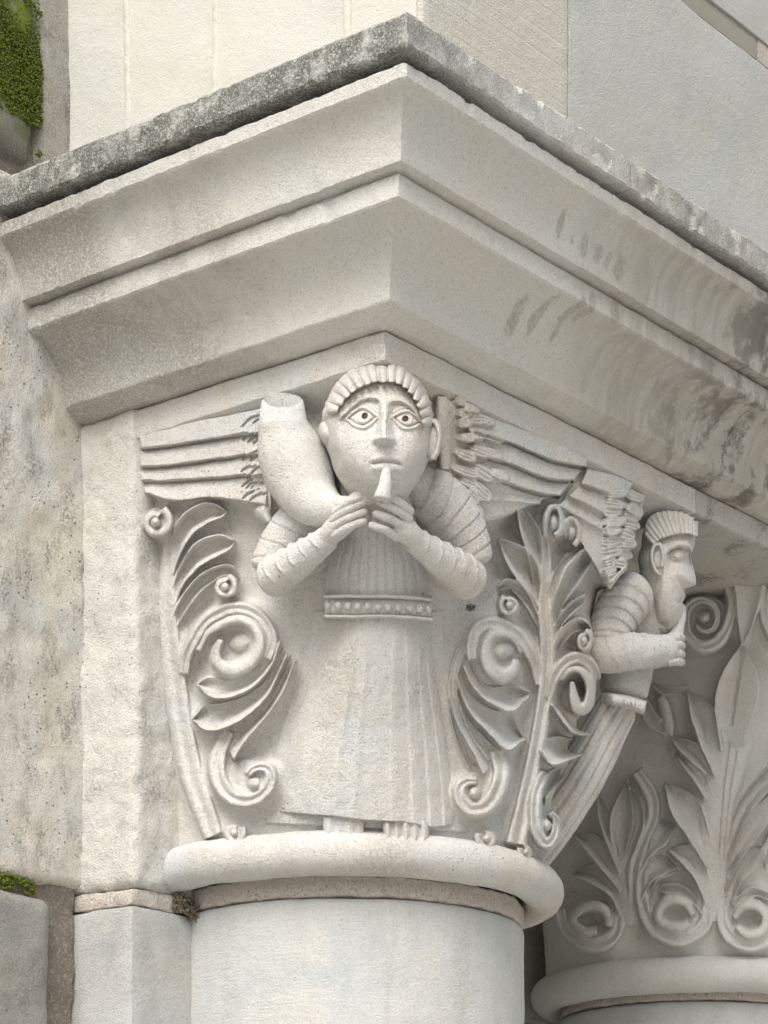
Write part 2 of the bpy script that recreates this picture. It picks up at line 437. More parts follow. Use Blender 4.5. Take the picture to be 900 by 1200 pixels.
mesh_obj('joint_mortar', [block(-0.50, -0.093, 0.148, 0.955, 1.9855, 2.0175, 0.010, 0.002, 0.0004, 60, 0, 10, 9)], M_GMORT, uw)
mesh_obj('joint_mortar', [block(-0.50, -0.0925, 0.957, 4.2, 1.9855, 2.0175, 0.010, 0.002, 0.0008, 60, 0, 10, 9)], M_MORT, uw)

# ---- side wall whose face looks towards the jamb (left edge of the picture)
sw = thing('side_wall', 'rough weathered rubble wall with a mossy stone, left of the capital', 'wall', (-0.9, -0.4, -1.6))
def sblock(y0, y1, z0, z1, mat, seed, xf=-0.70, amp=0.003, amp2=0.006, bevel=0.014, name='stone', res=0.008):
    return mesh_obj(name, [block(-1.2, xf, y0, y1, z0, z1, res, bevel, amp, 45, amp2, 11, seed)], mat, sw)
sblock(-0.9, 0.36, 0.714, 1.66, M_ROUGH, 21, amp=0.0034, amp2=0.004, res=0.006)
sblock(-0.9, 0.076, 1.682, 1.925, M_MOSSY, 22, xf=-0.697, amp=0.004, bevel=0.02)
sblock(-0.9, 0.06, 1.94, 2.6, M_DGREY, 23, xf=-0.694, amp=0.004, bevel=0.02)
sblock(0.084, 0.30, 1.655, 2.6, M_LICH, 24, xf=-0.7005, amp=0.002)
sblock(-0.9, 0.103, 0.20, 0.695, M_DGREY, 25, xf=-0.690, amp=0.0015, amp2=0.004, bevel=0.022)
sblock(-0.9, 0.10, -1.6, 0.19, M_DGREY, 26, xf=-0.692, amp=0.002, bevel=0.02, res=0.03)
mesh_obj('joint_mortar', [block(-1.15, -0.712, -0.9, 0.158, -1.6, 2.6, 0.011, 0.004, 0.005, 60, 0.006, 22, 27)], M_DMORT, sw)

# ---- jamb pier behind the columns
jp = thing('jamb_pier', 'grey ashlar pier the columns are set against, with a pink mortar bed', 'pier', (-0.9, 1.0, -1.6))
mesh_obj('ashlar_block', [block(-1.2, -0.602, 0.162, 0.62, -1.6, 0.685, 0.011, 0.006, 0.0012, 55, 0.002, 8, 31)], M_GREY, jp)
mesh_obj('mortar_bed', [block(-1.2, -0.6045, 0.1645, 0.62, 0.6855, 0.7095, 0.007, 0.005, 0.0020, 80, 0.003, 22, 32)], M_MORT, jp)
mesh_obj('ashlar_block', [block(-1.2, -0.598, 0.166, 0.62, 0.7095, 1.365, 0.006, 0.014, 0.0022, 70, 0.0045, 15, 33)], M_MARGIN, jp)
mesh_obj('ashlar_block', [block(-1.2, -0.62, 0.19, 0.62, 1.366, 1.636, 0.05, 0.004, 0.001, 60, 0, 8, 34)], M_MARGIN, jp)
mesh_obj('ashlar_block', [block(-1.3, -0.90, 0.621, 4.2, -1.6, 0.70, 0.03, 0.006, 0.0015, 55, 0.002, 8, 35)], M_GREY, jp)
mesh_obj('ashlar_block', [block(-1.3, -0.885, 0.622, 4.2, 0.7005, 1.3405, 0.02, 0.006, 0.0015, 55, 0.002, 8, 36)], M_MARGIN, jp)
mesh_obj('ashlar_block', [block(-1.3, -0.62, 0.623, 4.2, 1.3415, 1.636, 0.05, 0.004, 0.001, 60, 0, 8, 37)], M_MARGIN, jp)

# ---- columns
C1 = np.array([-0.53, 0.53]); C2 = np.array([-0.61, 1.60])
def lathe(c, prof, n=220):
    a = np.linspace(0, 2 * math.pi, n, endpoint=False)
    r = np.array([p[0] for p in prof]); z = np.array([p[1] for p in prof])
    V = np.stack([c[0] + r[:, None] * np.cos(a), c[1] + r[:, None] * np.sin(a), np.repeat(z[:, None], n, 1)], -1)
    return V.reshape(-1, 3), grid_faces(len(prof), n, True)[:, ::-1]
def column(c, label, rs, seed):
    t = thing('column', label, 'column', (c[0], c[1], -1.6), 'columns of the portal jamb')
    prof = [(rs, z) for z in np.linspace(-1.6, 0.3, 20)] + [(rs, z) for z in np.linspace(0.305, 0.684, 60)] + [(rs - 0.002, 0.689), (rs - 0.008, 0.6915), (rs - 0.06, 0.692)]
    v, f = lathe(c, prof)
    mesh_obj('shaft', [(rough(rough(v, 0.0007, 60, seed), 0.0012, 9, seed), f)], M_SHAFT, t)
    prof = [(rs - 0.05, 0.6925), (rs - 0.004, 0.693)] + [(rs - 0.0015, z) for z in np.linspace(0.695, 0.722, 8)] + [(rs - 0.05, 0.723)]
    v, f = lathe(c, prof, 260)
    mesh_obj('mortar_collar', [(rough(rough(v, 0.0016, 80, seed), 0.0015, 25, seed), f)], M_MORT, t)
    return t
column(C1, 'smooth round column shaft under the capital with the horn-blowing angels', 0.260, 3)
column(C2, 'round column shaft under the leafy capital, mostly out of sight', 0.233, 5)
# ------------------------------------------------------------------ carved relief: tools
# A capital's bell passes from a circle (bottom) to a rounded square (top). Points traced in the photograph
# are dropped onto that bell (or onto a figure's own mid plane) and raised by a height h in metres.
HZ = ([0.70, 0.76, 0.90, 1.05, 1.20, 1.318, 1.40], [0.281, 0.283, 0.287, 0.297, 0.312, 0.325, 0.328])
NZ = ([0.70, 0.76, 0.90, 1.05, 1.20, 1.318, 1.40], [2.0, 2.0, 2.2, 2.8, 4.0, 5.0, 5.0])
def bell_F(c, p, k=1.0):
    n = np.interp(p[..., 2], *NZ); h = np.interp(p[..., 2], *HZ) * k
    q = np.abs(p[..., :2] - c) + 1e-6
    m = q.max(-1)
    return m * (((q / m[..., None]) ** n[..., None]).sum(-1)) ** (1 / n) - h

def bell_surf(c, k=1.0, y0=3.1, y1=4.6):
    Ys = np.linspace(y0, y1, 44)
    def f(px, py, h):
        px = np.asarray(px, float); py = np.asarray(py, float)
        h = np.broadcast_to(np.asarray(h, float), px.shape).ravel(); px = px.ravel(); py = py.ravel()
        d = ray(px, py)
        out = np.zeros((len(px), 3)); f.ok = np.zeros(len(px), bool)
        for s in range(0, len(px), 20000):
            e = slice(s, s + 20000)
            P = CAM + d[e][:, None, :] * Ys[None, :, None]
            F = bell_F(c, P, k) - h[e][:, None]
            hit = F < 0
            first = np.where(hit.any(1), hit.argmax(1), F.argmin(1))
            first = np.clip(first, 1, len(Ys) - 1)
            a, b = Ys[first - 1], Ys[first]
            ok = hit.any(1)
            for _ in range(13):
                m = (a + b) / 2
                Fm = bell_F(c, CAM + d[e] * m[:, None], k) - h[e]
                a = np.where(Fm < 0, a, m); b = np.where(Fm < 0, m, b)
            f.ok[e] = ok
            Y = np.where(ok, (a + b) / 2, Ys[first])
            out[e] = CAM + d[e] * Y[:, None]
        return out
    return f

def plane_surf(Y0):
    """a figure's own mid plane, square to the view at depth Y0; h is measured towards the viewer"""
    def f(px, py, h):
        px = np.asarray(px, float); py = np.asarray(py, float)
        h = np.broadcast_to(np.asarray(h, float), px.shape).ravel(); px = px.ravel(); py = py.ravel()
        return at_depth(px, py, Y0 - h)
    return f

def frame_of(x0, y0, s):
    return lambda pts: [(x0 + p[0] / s, y0 + p[1] / s) + tuple(w / s for w in p[2:3]) for p in pts]

AA = np.array([0, .05, .11, .2, .32, .44, .56, .68, .8, .89, .95, 1.0])
def leaf_ph(A, B, hA, hB, hollow, n=44, root=0.55, tip=1.0, skirt=1.0, under=-0.02, skew=0.5, flat=False, ribs=0, rib_h=0.0):
    """scooped leaf between two traced rims A and B (root -> tip), rim heights hA / hB, hollowed between them"""
    a = catmull([p[:2] for p in A], n); b = catmull([p[:2] for p in B], n)
    s = np.linspace(0, 1, n)
    k = (root + (1 - root) * smooth(0, 0.45, s)) * (tip + (1 - tip) * smooth(1.0, 0.6, s))
    d = b - a; wl = np.linalg.norm(d, axis=1, keepdims=True); u = d / np.maximum(wl, 1e-6)
    aa = AA
    hollow = min(hollow * 1.5, 0.85 * max(hA, hB)) if hollow > 0 else hollow
    if ribs: aa = np.linspace(0, 1, ribs * 6 + 1)
    px, hh = [], []
    px.append(a - u * skirt); hh.append(np.full(n, under))
    for t in aa:
        sh = t ** (math.log(0.5) / math.log(skew)) if 0 < t < 1 else t
        scoop = 0 if flat else math.sin(math.pi * sh) ** 0.9
        edge = 1 - 0.10 * (t in (0.0, 1.0))
        h = ((hA + (hB - hA) * t) - hollow * scoop) * k * edge
        if ribs: h = h + rib_h * (0.5 - 0.5 * math.cos(2 * math.pi * ribs * t)) * (1 if 0 < t < 1 else 0)
        px.append(a + d * t); hh.append(h)
    px.append(b + u * skirt); hh.append(np.full(n, under))
    P = np.array(px).transpose(1, 0, 2); H = np.array(hh).T                  # n x m
    # end skirts
    t0 = P[0] + (P[0] - P[1]) * 0.3; t1 = P[-1] + (P[-1] - P[-2]) * 0.3
    P = np.concatenate([t0[None], P, t1[None]]); H = np.concatenate([np.full((1, H.shape[1]), under), H, np.full((1, H.shape[1]), under)])
    return P, H
def leaf(S, *a, **k):
    P, H = leaf_ph(*a, **k)
    return S(P[..., 0], P[..., 1], H), grid_faces(P.shape[0], P.shape[1])

def stroke_ph(pts, h, n=48, convex=1.0, groove=0.0, root=0.7, under=-0.02, w=None, hend=1.0, m=11, wk=1.18):
    """carved ridge along traced points (x, y, halfwidth); convex=1 rounded, 0 flat; groove cuts a channel along the crest"""
    pts = [tuple(p) if len(p) > 2 else (p[0], p[1], w) for p in pts]
    c = catmull(pts, n); xy, hw = c[:, :2], np.maximum(c[:, 2] * wk, 0.3)
    t = np.gradient(xy, axis=0); t /= np.maximum(np.linalg.norm(t, axis=1, keepdims=True), 1e-6)
    nr = np.stack([t[:, 1], -t[:, 0]], 1)
    s = np.linspace(0, 1, n); k = (root + (1 - root) * smooth(0, 0.3, s)) * (1 + (hend - 1) * s)
    px, hh = [], []
    px.append(xy - nr * (hw + 0.7)[:, None]); hh.append(np.full(n, under))
    for a in np.linspace(-1, 1, m):
        f = (1 - convex) * (1 - 0.25 * abs(a) ** 6) + convex * (0.25 + 0.75 * math.sqrt(max(0, 1 - a * a)))
        f -= groove * math.exp(-(a / 0.38) ** 2)
        px.append(xy + nr * (hw * a)[:, None]); hh.append(h * f * k)
    px.append(xy + nr * (hw + 0.7)[:, None]); hh.append(np.full(n, under))
    P = np.array(px).transpose(1, 0, 2); H = np.array(hh).T
    e0 = P[0] - t[0] * 1.2; e1 = P[-1] + t[-1] * 1.2
    P = np.concatenate([e0[None], P, e1[None]]); H = np.concatenate([np.full((1, H.shape[1]), under), H, np.full((1, H.shape[1]), under)])
    return P, H
def stroke(S, *a, **k):
    P, H = stroke_ph(*a, wk=1.0, **k)
    return S(P[..., 0], P[..., 1], H), grid_faces(P.shape[0], P.shape[1])

def dome_ph(cx, cy, rx, ry, h, rot=0.0, p=0.5, base=0.0, under=-0.02, nr=14, na=36):
    rho = np.concatenate([np.linspace(0.0, 1, nr), [1.03]])
    th = np.linspace(0, 2 * math.pi, na, endpoint=False)
    R, T = np.meshgrid(rho, th, indexing='ij')
    x = rx * R * np.cos(T); y = ry * R * np.sin(T)
    X = cx + x * math.cos(rot) - y * math.sin(rot); Y = cy + x * math.sin(rot) + y * math.cos(rot)
    H = np.where(R <= 1, base + h * np.maximum(1 - R ** 2, 0) ** p, under)
    return np.stack([X, Y], -1), H
def dome(S, *a, **k):
    P, H = dome_ph(*a, **k)
    return S(P[..., 0], P[..., 1], H), grid_faces(P.shape[0], P.shape[1], True)

def spiral(cx, cy, r0, r1, a0, turns, w0, w1, n=40, sq=1.0):
    """traced spiral from radius r0 (angle a0 degrees, image sense: clockwise positive) inwards"""
    t = np.linspace(0, 1, n); a = np.radians(a0) + turns * 2 * math.pi * t; r = r0 + (r1 - r0) * t ** 0.8
    return [(cx + r_ * sq * math.cos(a_), cy + r_ * math.sin(a_), w0 + (w1 - w0) * t_) for t_, a_, r_ in zip(t, a, r)]

def tube(S, pts, n=60, m=28, ring=None, flat=1.0, cap=(True, True), hollow_end=None):
    """round limb through traced points (x, y, radius in px, h of its axis)"""
    c = catmull(pts, n)
    P = S(c[:, 0], c[:, 1], c[:, 3])
    Yd = (P - CAM) @ FWD; R = c[:, 2] * Yd / FPX
    T = np.gradient(P, axis=0); T /= np.linalg.norm(T, axis=1, keepdims=True)
    view = -(P - CAM); view /= np.linalg.norm(view, axis=1, keepdims=True)
    N = np.cross(T, view); N /= np.linalg.norm(N, axis=1, keepdims=True)
    B = np.cross(N, T)
    s = np.linspace(0, 1, n)
    if cap[0]: R = R * np.sqrt(np.clip(1 - (1 - np.clip(s / 0.10, 0, 1)) ** 2, 0.02, 1))
    if cap[1]: R = R * np.sqrt(np.clip(1 - (1 - np.clip((1 - s) / 0.10, 0, 1)) ** 2, 0.02, 1))
    a = np.linspace(0, 2 * math.pi, m, endpoint=False)
    RR = R[:, None] * np.ones(m)
    if ring is not None: RR = RR * ring(s[:, None], a[None, :])
    V = P[:, None] + RR[..., None] * (np.cos(a)[None, :, None] * N[:, None] + flat * np.sin(a)[None, :, None] * B[:, None])
    f = grid_faces(n, m, True).tolist()
    f += [list(range(m)), [(n - 1) * m + k for k in range(m)][::-1]]
    return V.reshape(-1, 3), f

def worn(part, amp=0.0006, scale=90, seed=0):
    v, f = part
    return rough(rough(v, amp, scale, seed), amp * 1.8, 22, seed + 3), f
_sd = [100]
def carve(name, parts, mat, parent, amp=0.0006, sharp=None):
    if isinstance(parts, tuple): parts = [parts]
    _sd[0] += 7
    return mesh_obj(name, [worn(p, amp, 90, _sd[0]) for p in parts], mat, parent, sharp=sharp)

def bell_mesh(c, k=1.0, na=240, nz=90, z0=0.745, z1=1.318):
    z = np.linspace(z0, z1, nz); a = np.linspace(0, 2 * math.pi, na, endpoint=False)
    n = np.interp(z, *NZ)[:, None]; h = np.interp(z, *HZ)[:, None] * k
    ca, sa = np.abs(np.cos(a)), np.abs(np.sin(a))
    r = h / ((ca ** n + sa ** n) ** (1 / n))
    V = np.stack([c[0] + r * np.cos(a), c[1] + r * np.sin(a), np.repeat(z[:, None], na, 1)], -1).reshape(-1, 3)
    return V, grid_faces(nz, na, True)[:, ::-1]

def torus(c, R, r, zc, n=260, m=28, squash=1.0):
    a = np.linspace(0, 2 * math.pi, n, endpoint=False); b = np.linspace(0, 2 * math.pi, m, endpoint=False)
    rr = R + r * np.cos(b)[None, :]
    V = np.stack([c[0] + rr * np.cos(a)[:, None], c[1] + rr * np.sin(a)[:, None], np.repeat(zc + squash * r * np.sin(b)[None, :], n, 0)], -1)
    i, j = np.meshgrid(np.arange(n), np.arange(m), indexing='ij')
    q = lambda i, j: (i % n) * m + j % m
    f = np.stack([q(i, j), q(i + 1, j), q(i + 1, j + 1), q(i, j + 1)], -1).reshape(-1, 4)
    return V.reshape(-1, 3), f

# ------------------------------------------------------------------ relief sheet: everything cut into one bell, fused
class Relief:
    """Carved pieces are laid over the bell as heights, the highest wins; a light blur gives the worn fillets of cut stone.
    Each piece keeps its own share of the surface as its own object."""
    def __init__(self, S, x0, x1, y0, y1, step, mat, base=None):
        self.S, self.step, self.x0, self.y0, self.mat = S, step, x0, y0, mat
        self.nx, self.ny = int((x1 - x0) / step) + 1, int((y1 - y0) / step) + 1
        self.H = np.zeros((self.ny, self.nx))
        if base is not None:
            jj, ii = np.meshgrid(np.arange(self.nx), np.arange(self.ny)); self.H = base(x0 + jj * step, y0 + ii * step)
        self.ID = np.zeros((self.ny, self.nx), int)
        self.cut = np.zeros((self.ny, self.nx)); self.items = [None]
    def _lay(self, P, H, close):
        if close: P = np.concatenate([P, P[:, :1]], 1); H = np.concatenate([H, H[:, :1]], 1)
        A = np.concatenate([P, H[..., None]], -1)
        du = np.abs(np.diff(P, axis=0)).max(); dv = np.abs(np.diff(P, axis=1)).max()
        ku = int(min(40, max(2, math.ceil(du / self.step * 1.6)))); kv = int(min(40, max(2, math.ceil(dv / self.step * 1.6))))
        u = np.linspace(0, 1, ku, endpoint=False)[:, None, None, None, None]; v = np.linspace(0, 1, kv, endpoint=False)[None, :, None, None, None]
        q = (1 - u) * ((1 - v) * A[:-1, :-1] + v * A[:-1, 1:]) + u * ((1 - v) * A[1:, :-1] + v * A[1:, 1:])
        q = q.reshape(-1, 3)
        i = np.round((q[:, 1] - self.y0) / self.step).astype(int); j = np.round((q[:, 0] - self.x0) / self.step).astype(int)
        ok = (i >= 0) & (i < self.ny) & (j >= 0) & (j < self.nx)
        tmp = np.full(self.ny * self.nx, -1.0)
        np.maximum.at(tmp, i[ok] * self.nx + j[ok], q[ok, 2])
        return tmp.reshape(self.ny, self.nx)
    def add(self, name, phs, parent=None, over=False, key=None):
        """parent: index of the part this piece belongs to (None: a part of the capital itself)"""
        if isinstance(phs, tuple): phs = [phs]
        self.items.append((name, parent)); k = len(self.items) - 1
        for ph in phs:
            P, H = ph[0], ph[1]
            close = len(ph) > 2
            t = self._lay(P, H, close)
            m = (t > 0.0015) & (t > self.H)
            self.H[m] = t[m]; self.ID[m] = k
        return k
    def ripple(self, ids, ang, period, amp):
        jj, ii = np.meshgrid(np.arange(self.nx), np.arange(self.ny)); X = jj * self.step; Y = ii * self.step
        m = np.isin(self.ID, ids)
        w = np.sin((X * math.cos(ang) + Y * math.sin(ang)) * 2 * math.pi / period + 0.8 * np.sin(Y * 0.21) + 0.6 * np.sin(X * 0.13))
        self.H[m] += amp * w[m]
    def incise(self, ph, depth):
        """cut a fine line: ph heights 0..1 scale the depth"""
        t = self._lay(ph[0], ph[1], False)
        self.cut = np.maximum(self.cut, np.clip(t, 0, 1) * depth)
    def build(self, root, blur=1, noise=0.0006, seed=0, ground='carved_ground', lift=0.0012, valid=None, gain=1.0):
        H = self.H * gain
        def gb(M, n):
            for _ in range(n):
                M = np.pad(M, 1, 'edge')
                M = (M[:-2] + 2 * M[1:-1] + M[2:]) / 4; M = (M[:, :-2] + 2 * M[:, 1:-1] + M[:, 2:]) / 4
            return M
        soft = gb(H, blur)
        broad = gb(H, 14); wide = gb(broad, 90)
        H = np.maximum(np.maximum(soft, broad * 0.90), wide * 0.85) - self.cut            # the ground rises softly towards each piece
        H = H + lift
        H[0] = H[-1] = -0.02; H[:, 0] = H[:, -1] = -0.02
        jj, ii = np.meshgrid(np.arange(self.nx), np.arange(self.ny))
        X = self.x0 + jj * self.step; Y = self.y0 + ii * self.step
        V = self.S(X, Y, H); okv = self.S.ok
        V = rough(V, noise, 110, seed); V = rough(V, noise * 1.2, 36, seed + 5)
        G = V.reshape(self.ny, self.nx, 3)
        nrm = np.cross(np.gradient(G, axis=0), np.gradient(G, axis=1)); nrm /= np.maximum(np.linalg.norm(nrm, axis=-1, keepdims=True), 1e-12)
        nrm = nrm.reshape(-1, 3)
        view = CAM - V
        flip = (nrm * view).sum(-1).mean() < 0
        if flip: nrm = -nrm
        # drop cells that lie beyond the bell's visible edge
        F = grid_faces(self.ny, self.nx)
        ID = gb_id(self.ID)
        fid = ID.ravel()[F[:, 0]]
        Yd = ((V - CAM) @ FWD)
        spread = Yd[F].max(1) - Yd[F].min(1)
        keep = (spread < 0.10) & okv[F].all(1)
        if valid is not None: keep &= valid(X.ravel()[F[:, 0]], Y.ravel()[F[:, 0]])
        objs = {}
        order = [0] + [k for k in range(1, len(self.items)) if self.items[k][1] is None] + [k for k in range(1, len(self.items)) if self.items[k][1] is not None]
        for k in order:
            f = F[keep & (fid == k)]
            if len(f) < 6: continue
            if not flip: f = f[:, ::-1]
            ix, inv = np.unique(f, return_inverse=True)
            nm, par = (ground, None) if k == 0 else self.items[k]
            po = root if par is None else objs.get(par, root)
            ob = mesh_obj(nm, [(V[ix], inv.reshape(-1, 4))], self.mat, po)
            ob.data.normals_split_custom_set_from_vertices(nrm[ix].tolist())
            objs[k] = ob
        return objs

def gb_id(ID):
    return ID
# ------------------------------------------------------------------ the angel capital
cap = thing('angel_capital', 'pale carved capital with horn-blowing angels at its corners and curling palm leaves between', 'capital', (C1[0], C1[1], 0.70), 'carved capitals of the portal jamb')
S1 = bell_surf(C1, y0=3.15, y1=4.2)
v, f = bell_mesh(C1); mesh_obj('bell', [(rough(rough(v, 0.0010, 50, 1), 0.0016, 14, 2), f)], M_CARVE, cap)
v, f = torus(C1, 0.287, 0.030, 0.745); mesh_obj('astragal', [(rough(rough(v, 0.0008, 60, 3), 0.0022, 11, 4), f)], M_CARVE, cap)
# thin slab under the impost, chamfered back to the bell
def slab(x0, x1, y0, y1, z0, z1, cut, seed=0, amp=0.0009, drop=0.020):
    """square slab, its lower edge chamfered back by cut"""
    prof = [(0.30, z1), (0.003, z1), (0, z1 - 0.003), (0, z0 + 0.002), (0.003, z0), (cut, z0 - drop), (0.30, z0 - drop - 0.002)]
    prof = dense(prof, 0.006)
    T = np.array([p[0] for p in prof]); Z = np.array([p[1] for p in prof])
    rows = []
    for (ax, ay), (bx, by) in (((x0, y0), (x1, y0)), ((x1, y0), (x1, y1)), ((x1, y1), (x0, y1)), ((x0, y1), (x0, y0))):
        for s in np.linspace(0, 1, 80, endpoint=False):
            X, Y = ax + (bx - ax) * s, ay + (by - ay) * s
            mx, my = (x0 + x1) / 2, (y0 + y1) / 2; wx, wy = (x1 - x0) / 2, (y1 - y0) / 2
            rows.append(np.stack([mx + (X - mx) * (1 - T / wx), my + (Y - my) * (1 - T / wy), Z], 1))
    V = np.array(rows); r, c = V.shape[:2]
    Vc = np.concatenate([V, V[:1]])
    return rough(rough(Vc.reshape(-1, 3), amp, 60, seed), amp, 14, seed), grid_faces(r + 1, c, False)
mesh_obj('top_slab', [slab(-0.92, -0.168, 0.168, 0.905, 1.319, 1.3590, 0.045, seed=5)], M_CARVE, cap, sharp=40)

Z3, Z4, Z5, Z6, Z7, Z8 = frame_of(280, 400, 2.8125), frame_of(150, 440, 4), frame_of(150, 680, 3.638), frame_of(300, 680, 3.4615), frame_of(500, 440, 4), frame_of(510, 680, 3.427)
B1, B8 = frame_of(640, 540, 4.5), frame_of(370, 410, 5.625)
R1, R2, R3, R4 = frame_of(510, 450, 6.923), frame_of(290, 570, 5.625), frame_of(430, 570, 5.625), frame_of(650, 760, 6.923)

def left_slope(X, Y):
    """the ground sweeps forward to the uncut margin of the block"""
    top = np.interp(Y, [455, 600, 760, 1000], [0.010, 0.026, 0.048, 0.066]); x1 = np.interp(Y, [455, 600, 760, 1000], [172, 182, 196, 214])
    return np.maximum(top * smooth(x1, 152, X) ** 1.3, 0)
def line(pts, w=1.2):
    P, H = stroke_ph([(*p[:2], w) for p in pts], 1.0, n=24, convex=1.0, root=0.8, under=0.0, m=7)
    return P, H
RL = Relief(S1, 157, 800, 452, 1014, 0.9, M_CARVE, base=left_slope)
def dph(*a, **k):
    return (*dome_ph(*a, **k), True)
# ---- half palmette on the wall side
pal = RL.add('palmette', [stroke_ph(Z4([(195, 660, 26), (190, 800, 26), (186, 960, 34), (182, 1150, 42)]) + Z5([(185, 330, 42), (215, 560, 44), (260, 790, 44), (312, 950, 42), (365, 1090, 36)]), 0.017, groove=0.22, convex=0.3, n=90),
                           leaf_ph(Z4([(190, 1180), (190, 900), (210, 740), (330, 605), (455, 640)]), Z4([(240, 1195), (330, 1080), (400, 975), (470, 870), (500, 782)]), 0.007, 0.006, 0, flat=True, root=1.0, skirt=3)], None)
lf = lambda *a, **k: RL.add('leaf', leaf_ph(*a, **k), pal)
lf(Z4([(195, 830), (205, 740), (255, 655), (335, 600), (405, 598), (462, 635)]), Z4([(212, 930), (245, 840), (305, 745), (380, 690), (440, 668), (462, 640)]), 0.034, 0.036, 0.020)
lf(Z4([(210, 990), (235, 910), (300, 800), (370, 758), (440, 748), (500, 778)]), Z4([(225, 1070), (258, 985), (335, 900), (425, 848), (480, 815), (500, 782)]), 0.034, 0.036, 0.020)
lf(Z4([(200, 1150), (245, 1045), (330, 940), (420, 893), (490, 893), (522, 950)]), Z4([(225, 1190), (270, 1110), (340, 1020), (400, 970), (455, 940), (515, 955)]), 0.034, 0.026, 0.014)
def volute(RL, zf, cx, cy, r, a0, turns, w, knob, par, h=0.034, kh=0.036, sq=1.0):
    c = zf([(cx, cy)])[0]; sc = zf([(1, 0)])[0][0] - zf([(0, 0)])[0][0]
    p = spiral(c[0], c[1], r * sc, knob * sc * 1.05, a0, turns, w * sc, w * sc * 0.7, sq=sq)
    return RL.add('volute', [stroke_ph(p, h, n=64, convex=0.3, root=1.0), dph(c[0], c[1], knob * sc * sq, knob * sc, kh, base=0.004),
                             dph(c[0], c[1], r * sc * sq, r * sc, 0.004, base=h * 0.42, p=0.3)], par)
volute(RL, Z4, 128, 688, 72, -60, 1.0, 20, 30, pal)
volute(RL, Z4, 455, 992, 52, -70, 1.0, 14, 26, pal)
# scroll leaf
RL.add('scroll_pad', dph(*Z5([(500, 330)])[0], 52, 66, 0.010, p=0.3), pal)
RL.add('scroll_ring', [stroke_ph(Z5([(235, 400, 20), (258, 300, 22), (330, 180, 24), (430, 122, 24), (520, 130, 24), (585, 185, 24), (615, 260, 22), (590, 335, 20)]), 0.030, groove=0.18, convex=0.2, n=64),
                      stroke_ph(Z5([(300, 300, 10), (345, 225, 13), (420, 178, 16), (490, 172, 18), (545, 215, 20), (560, 280, 22), (520, 350, 26), (445, 385, 28), (388, 360, 26), (375, 310, 18), (395, 255, 10)]), 0.037, convex=0.28, n=64)], pal)
RL.add('scroll_bulb', dph(*Z5([(485, 262)])[0], 17.5, 12.5, 0.022, base=0.004, p=0.4, rot=-0.35), pal)
lf(Z5([(630, 235), (595, 325), (525, 392), (425, 425), (345, 412), (298, 442)]), Z5([(650, 265), (607, 375), (532, 458), (430, 503), (345, 497), (298, 450)]), 0.024, 0.040, 0.014, root=0.9, skew=0.4)
lf(Z5([(658, 285), (612, 392), (530, 476), (430, 518), (330, 530), (276, 590)]), Z5([(678, 320), (602, 482), (502, 583), (400, 636), (325, 640), (282, 600)]), 0.022, 0.040, 0.015, root=0.9, skew=0.4)
lf(Z5([(688, 320), (655, 410), (590, 508), (480, 603), (400, 645)]), Z5([(714, 345), (667, 465), (602, 566), (506, 682), (450, 768)]), 0.020, 0.036, 0.014, root=0.9, skew=0.4)
RL.add('volute', [stroke_ph(Z5([(425, 640, 26), (380, 770, 32), (392, 865, 32), (440, 925, 30), (515, 942, 28), (580, 905, 26), (610, 845, 24), (590, 800, 20), (545, 798, 16), (510, 830, 12)]), 0.034, convex=0.22, groove=0.16, n=72),
                 dph(*Z5([(540, 870)])[0], 10.5, 10.5, 0.034, base=0.002), dph(*Z5([(500, 850)])[0], 26, 25, 0.004, base=0.013, p=0.3)], pal)
volute(RL, Z5, 450, 1078, 42, -30, 0.9, 14, 20, pal, h=0.020, kh=0.022)

# ---- full palmette on the jamb side
pal = RL.add('palmette', stroke_ph(Z7([(552, 640, 18), (556, 760, 24), (560, 900, 26), (556, 1100, 32)]) + Z8([(452, 250, 30), (445, 450, 30), (412, 650, 30), (372, 850, 32), (330, 1060, 40)]), 0.024, groove=0.34, convex=0.35, n=90), None)
lf(Z7([(500, 980), (478, 860), (440, 740), (425, 650), (432, 600)]), Z7([(545, 940), (545, 820), (530, 720), (495, 660), (436, 603)]), 0.036, 0.030, 0.020)
lf(Z7([(530, 1150), (470, 1020), (400, 930), (360, 850), (338, 772)]), Z7([(545, 1040), (530, 920), (500, 845), (440, 795), (342, 768)]), 0.036, 0.034, 0.022)
lf(Z7([(525, 1195), (480, 1110), (430, 1040), (385, 1000), (340, 1010)]), Z7([(540, 1110), (490, 1020), (430, 965), (370, 955), (335, 985)]), 0.028, 0.034, 0.012)
volute(RL, Z7, 388, 1078, 46, -120, -1.0, 13, 26, pal)
RL.add('scroll_pad', dph(*Z8([(225, 370)])[0], 48, 66, 0.010, p=0.3), pal)
RL.add('scroll_ring', [stroke_ph(Z8([(418, 420, 16), (395, 320, 22), (335, 225, 26), (255, 175, 28), (180, 190, 26), (150, 250, 24), (150, 320, 20)]), 0.030, groove=0.15, convex=0.2, n=64),
                      stroke_ph(Z8([(345, 290, 10), (312, 232, 13), (262, 212, 16), (218, 230, 18), (202, 290, 22), (222, 355, 26), (270, 385, 28), (310, 365, 24), (325, 320, 12)]), 0.037, convex=0.28, n=64)], pal)
RL.add('scroll_bulb', dph(*Z8([(272, 280)])[0], 15, 14, 0.024, base=0.006, p=0.45), pal)
lf(Z8([(135, 320), (165, 380), (215, 425), (300, 425), (375, 445)]), Z8([(112, 350), (150, 430), (220, 495), (310, 530), (375, 470)]), 0.024, 0.040, 0.014, root=0.9, skew=0.4)
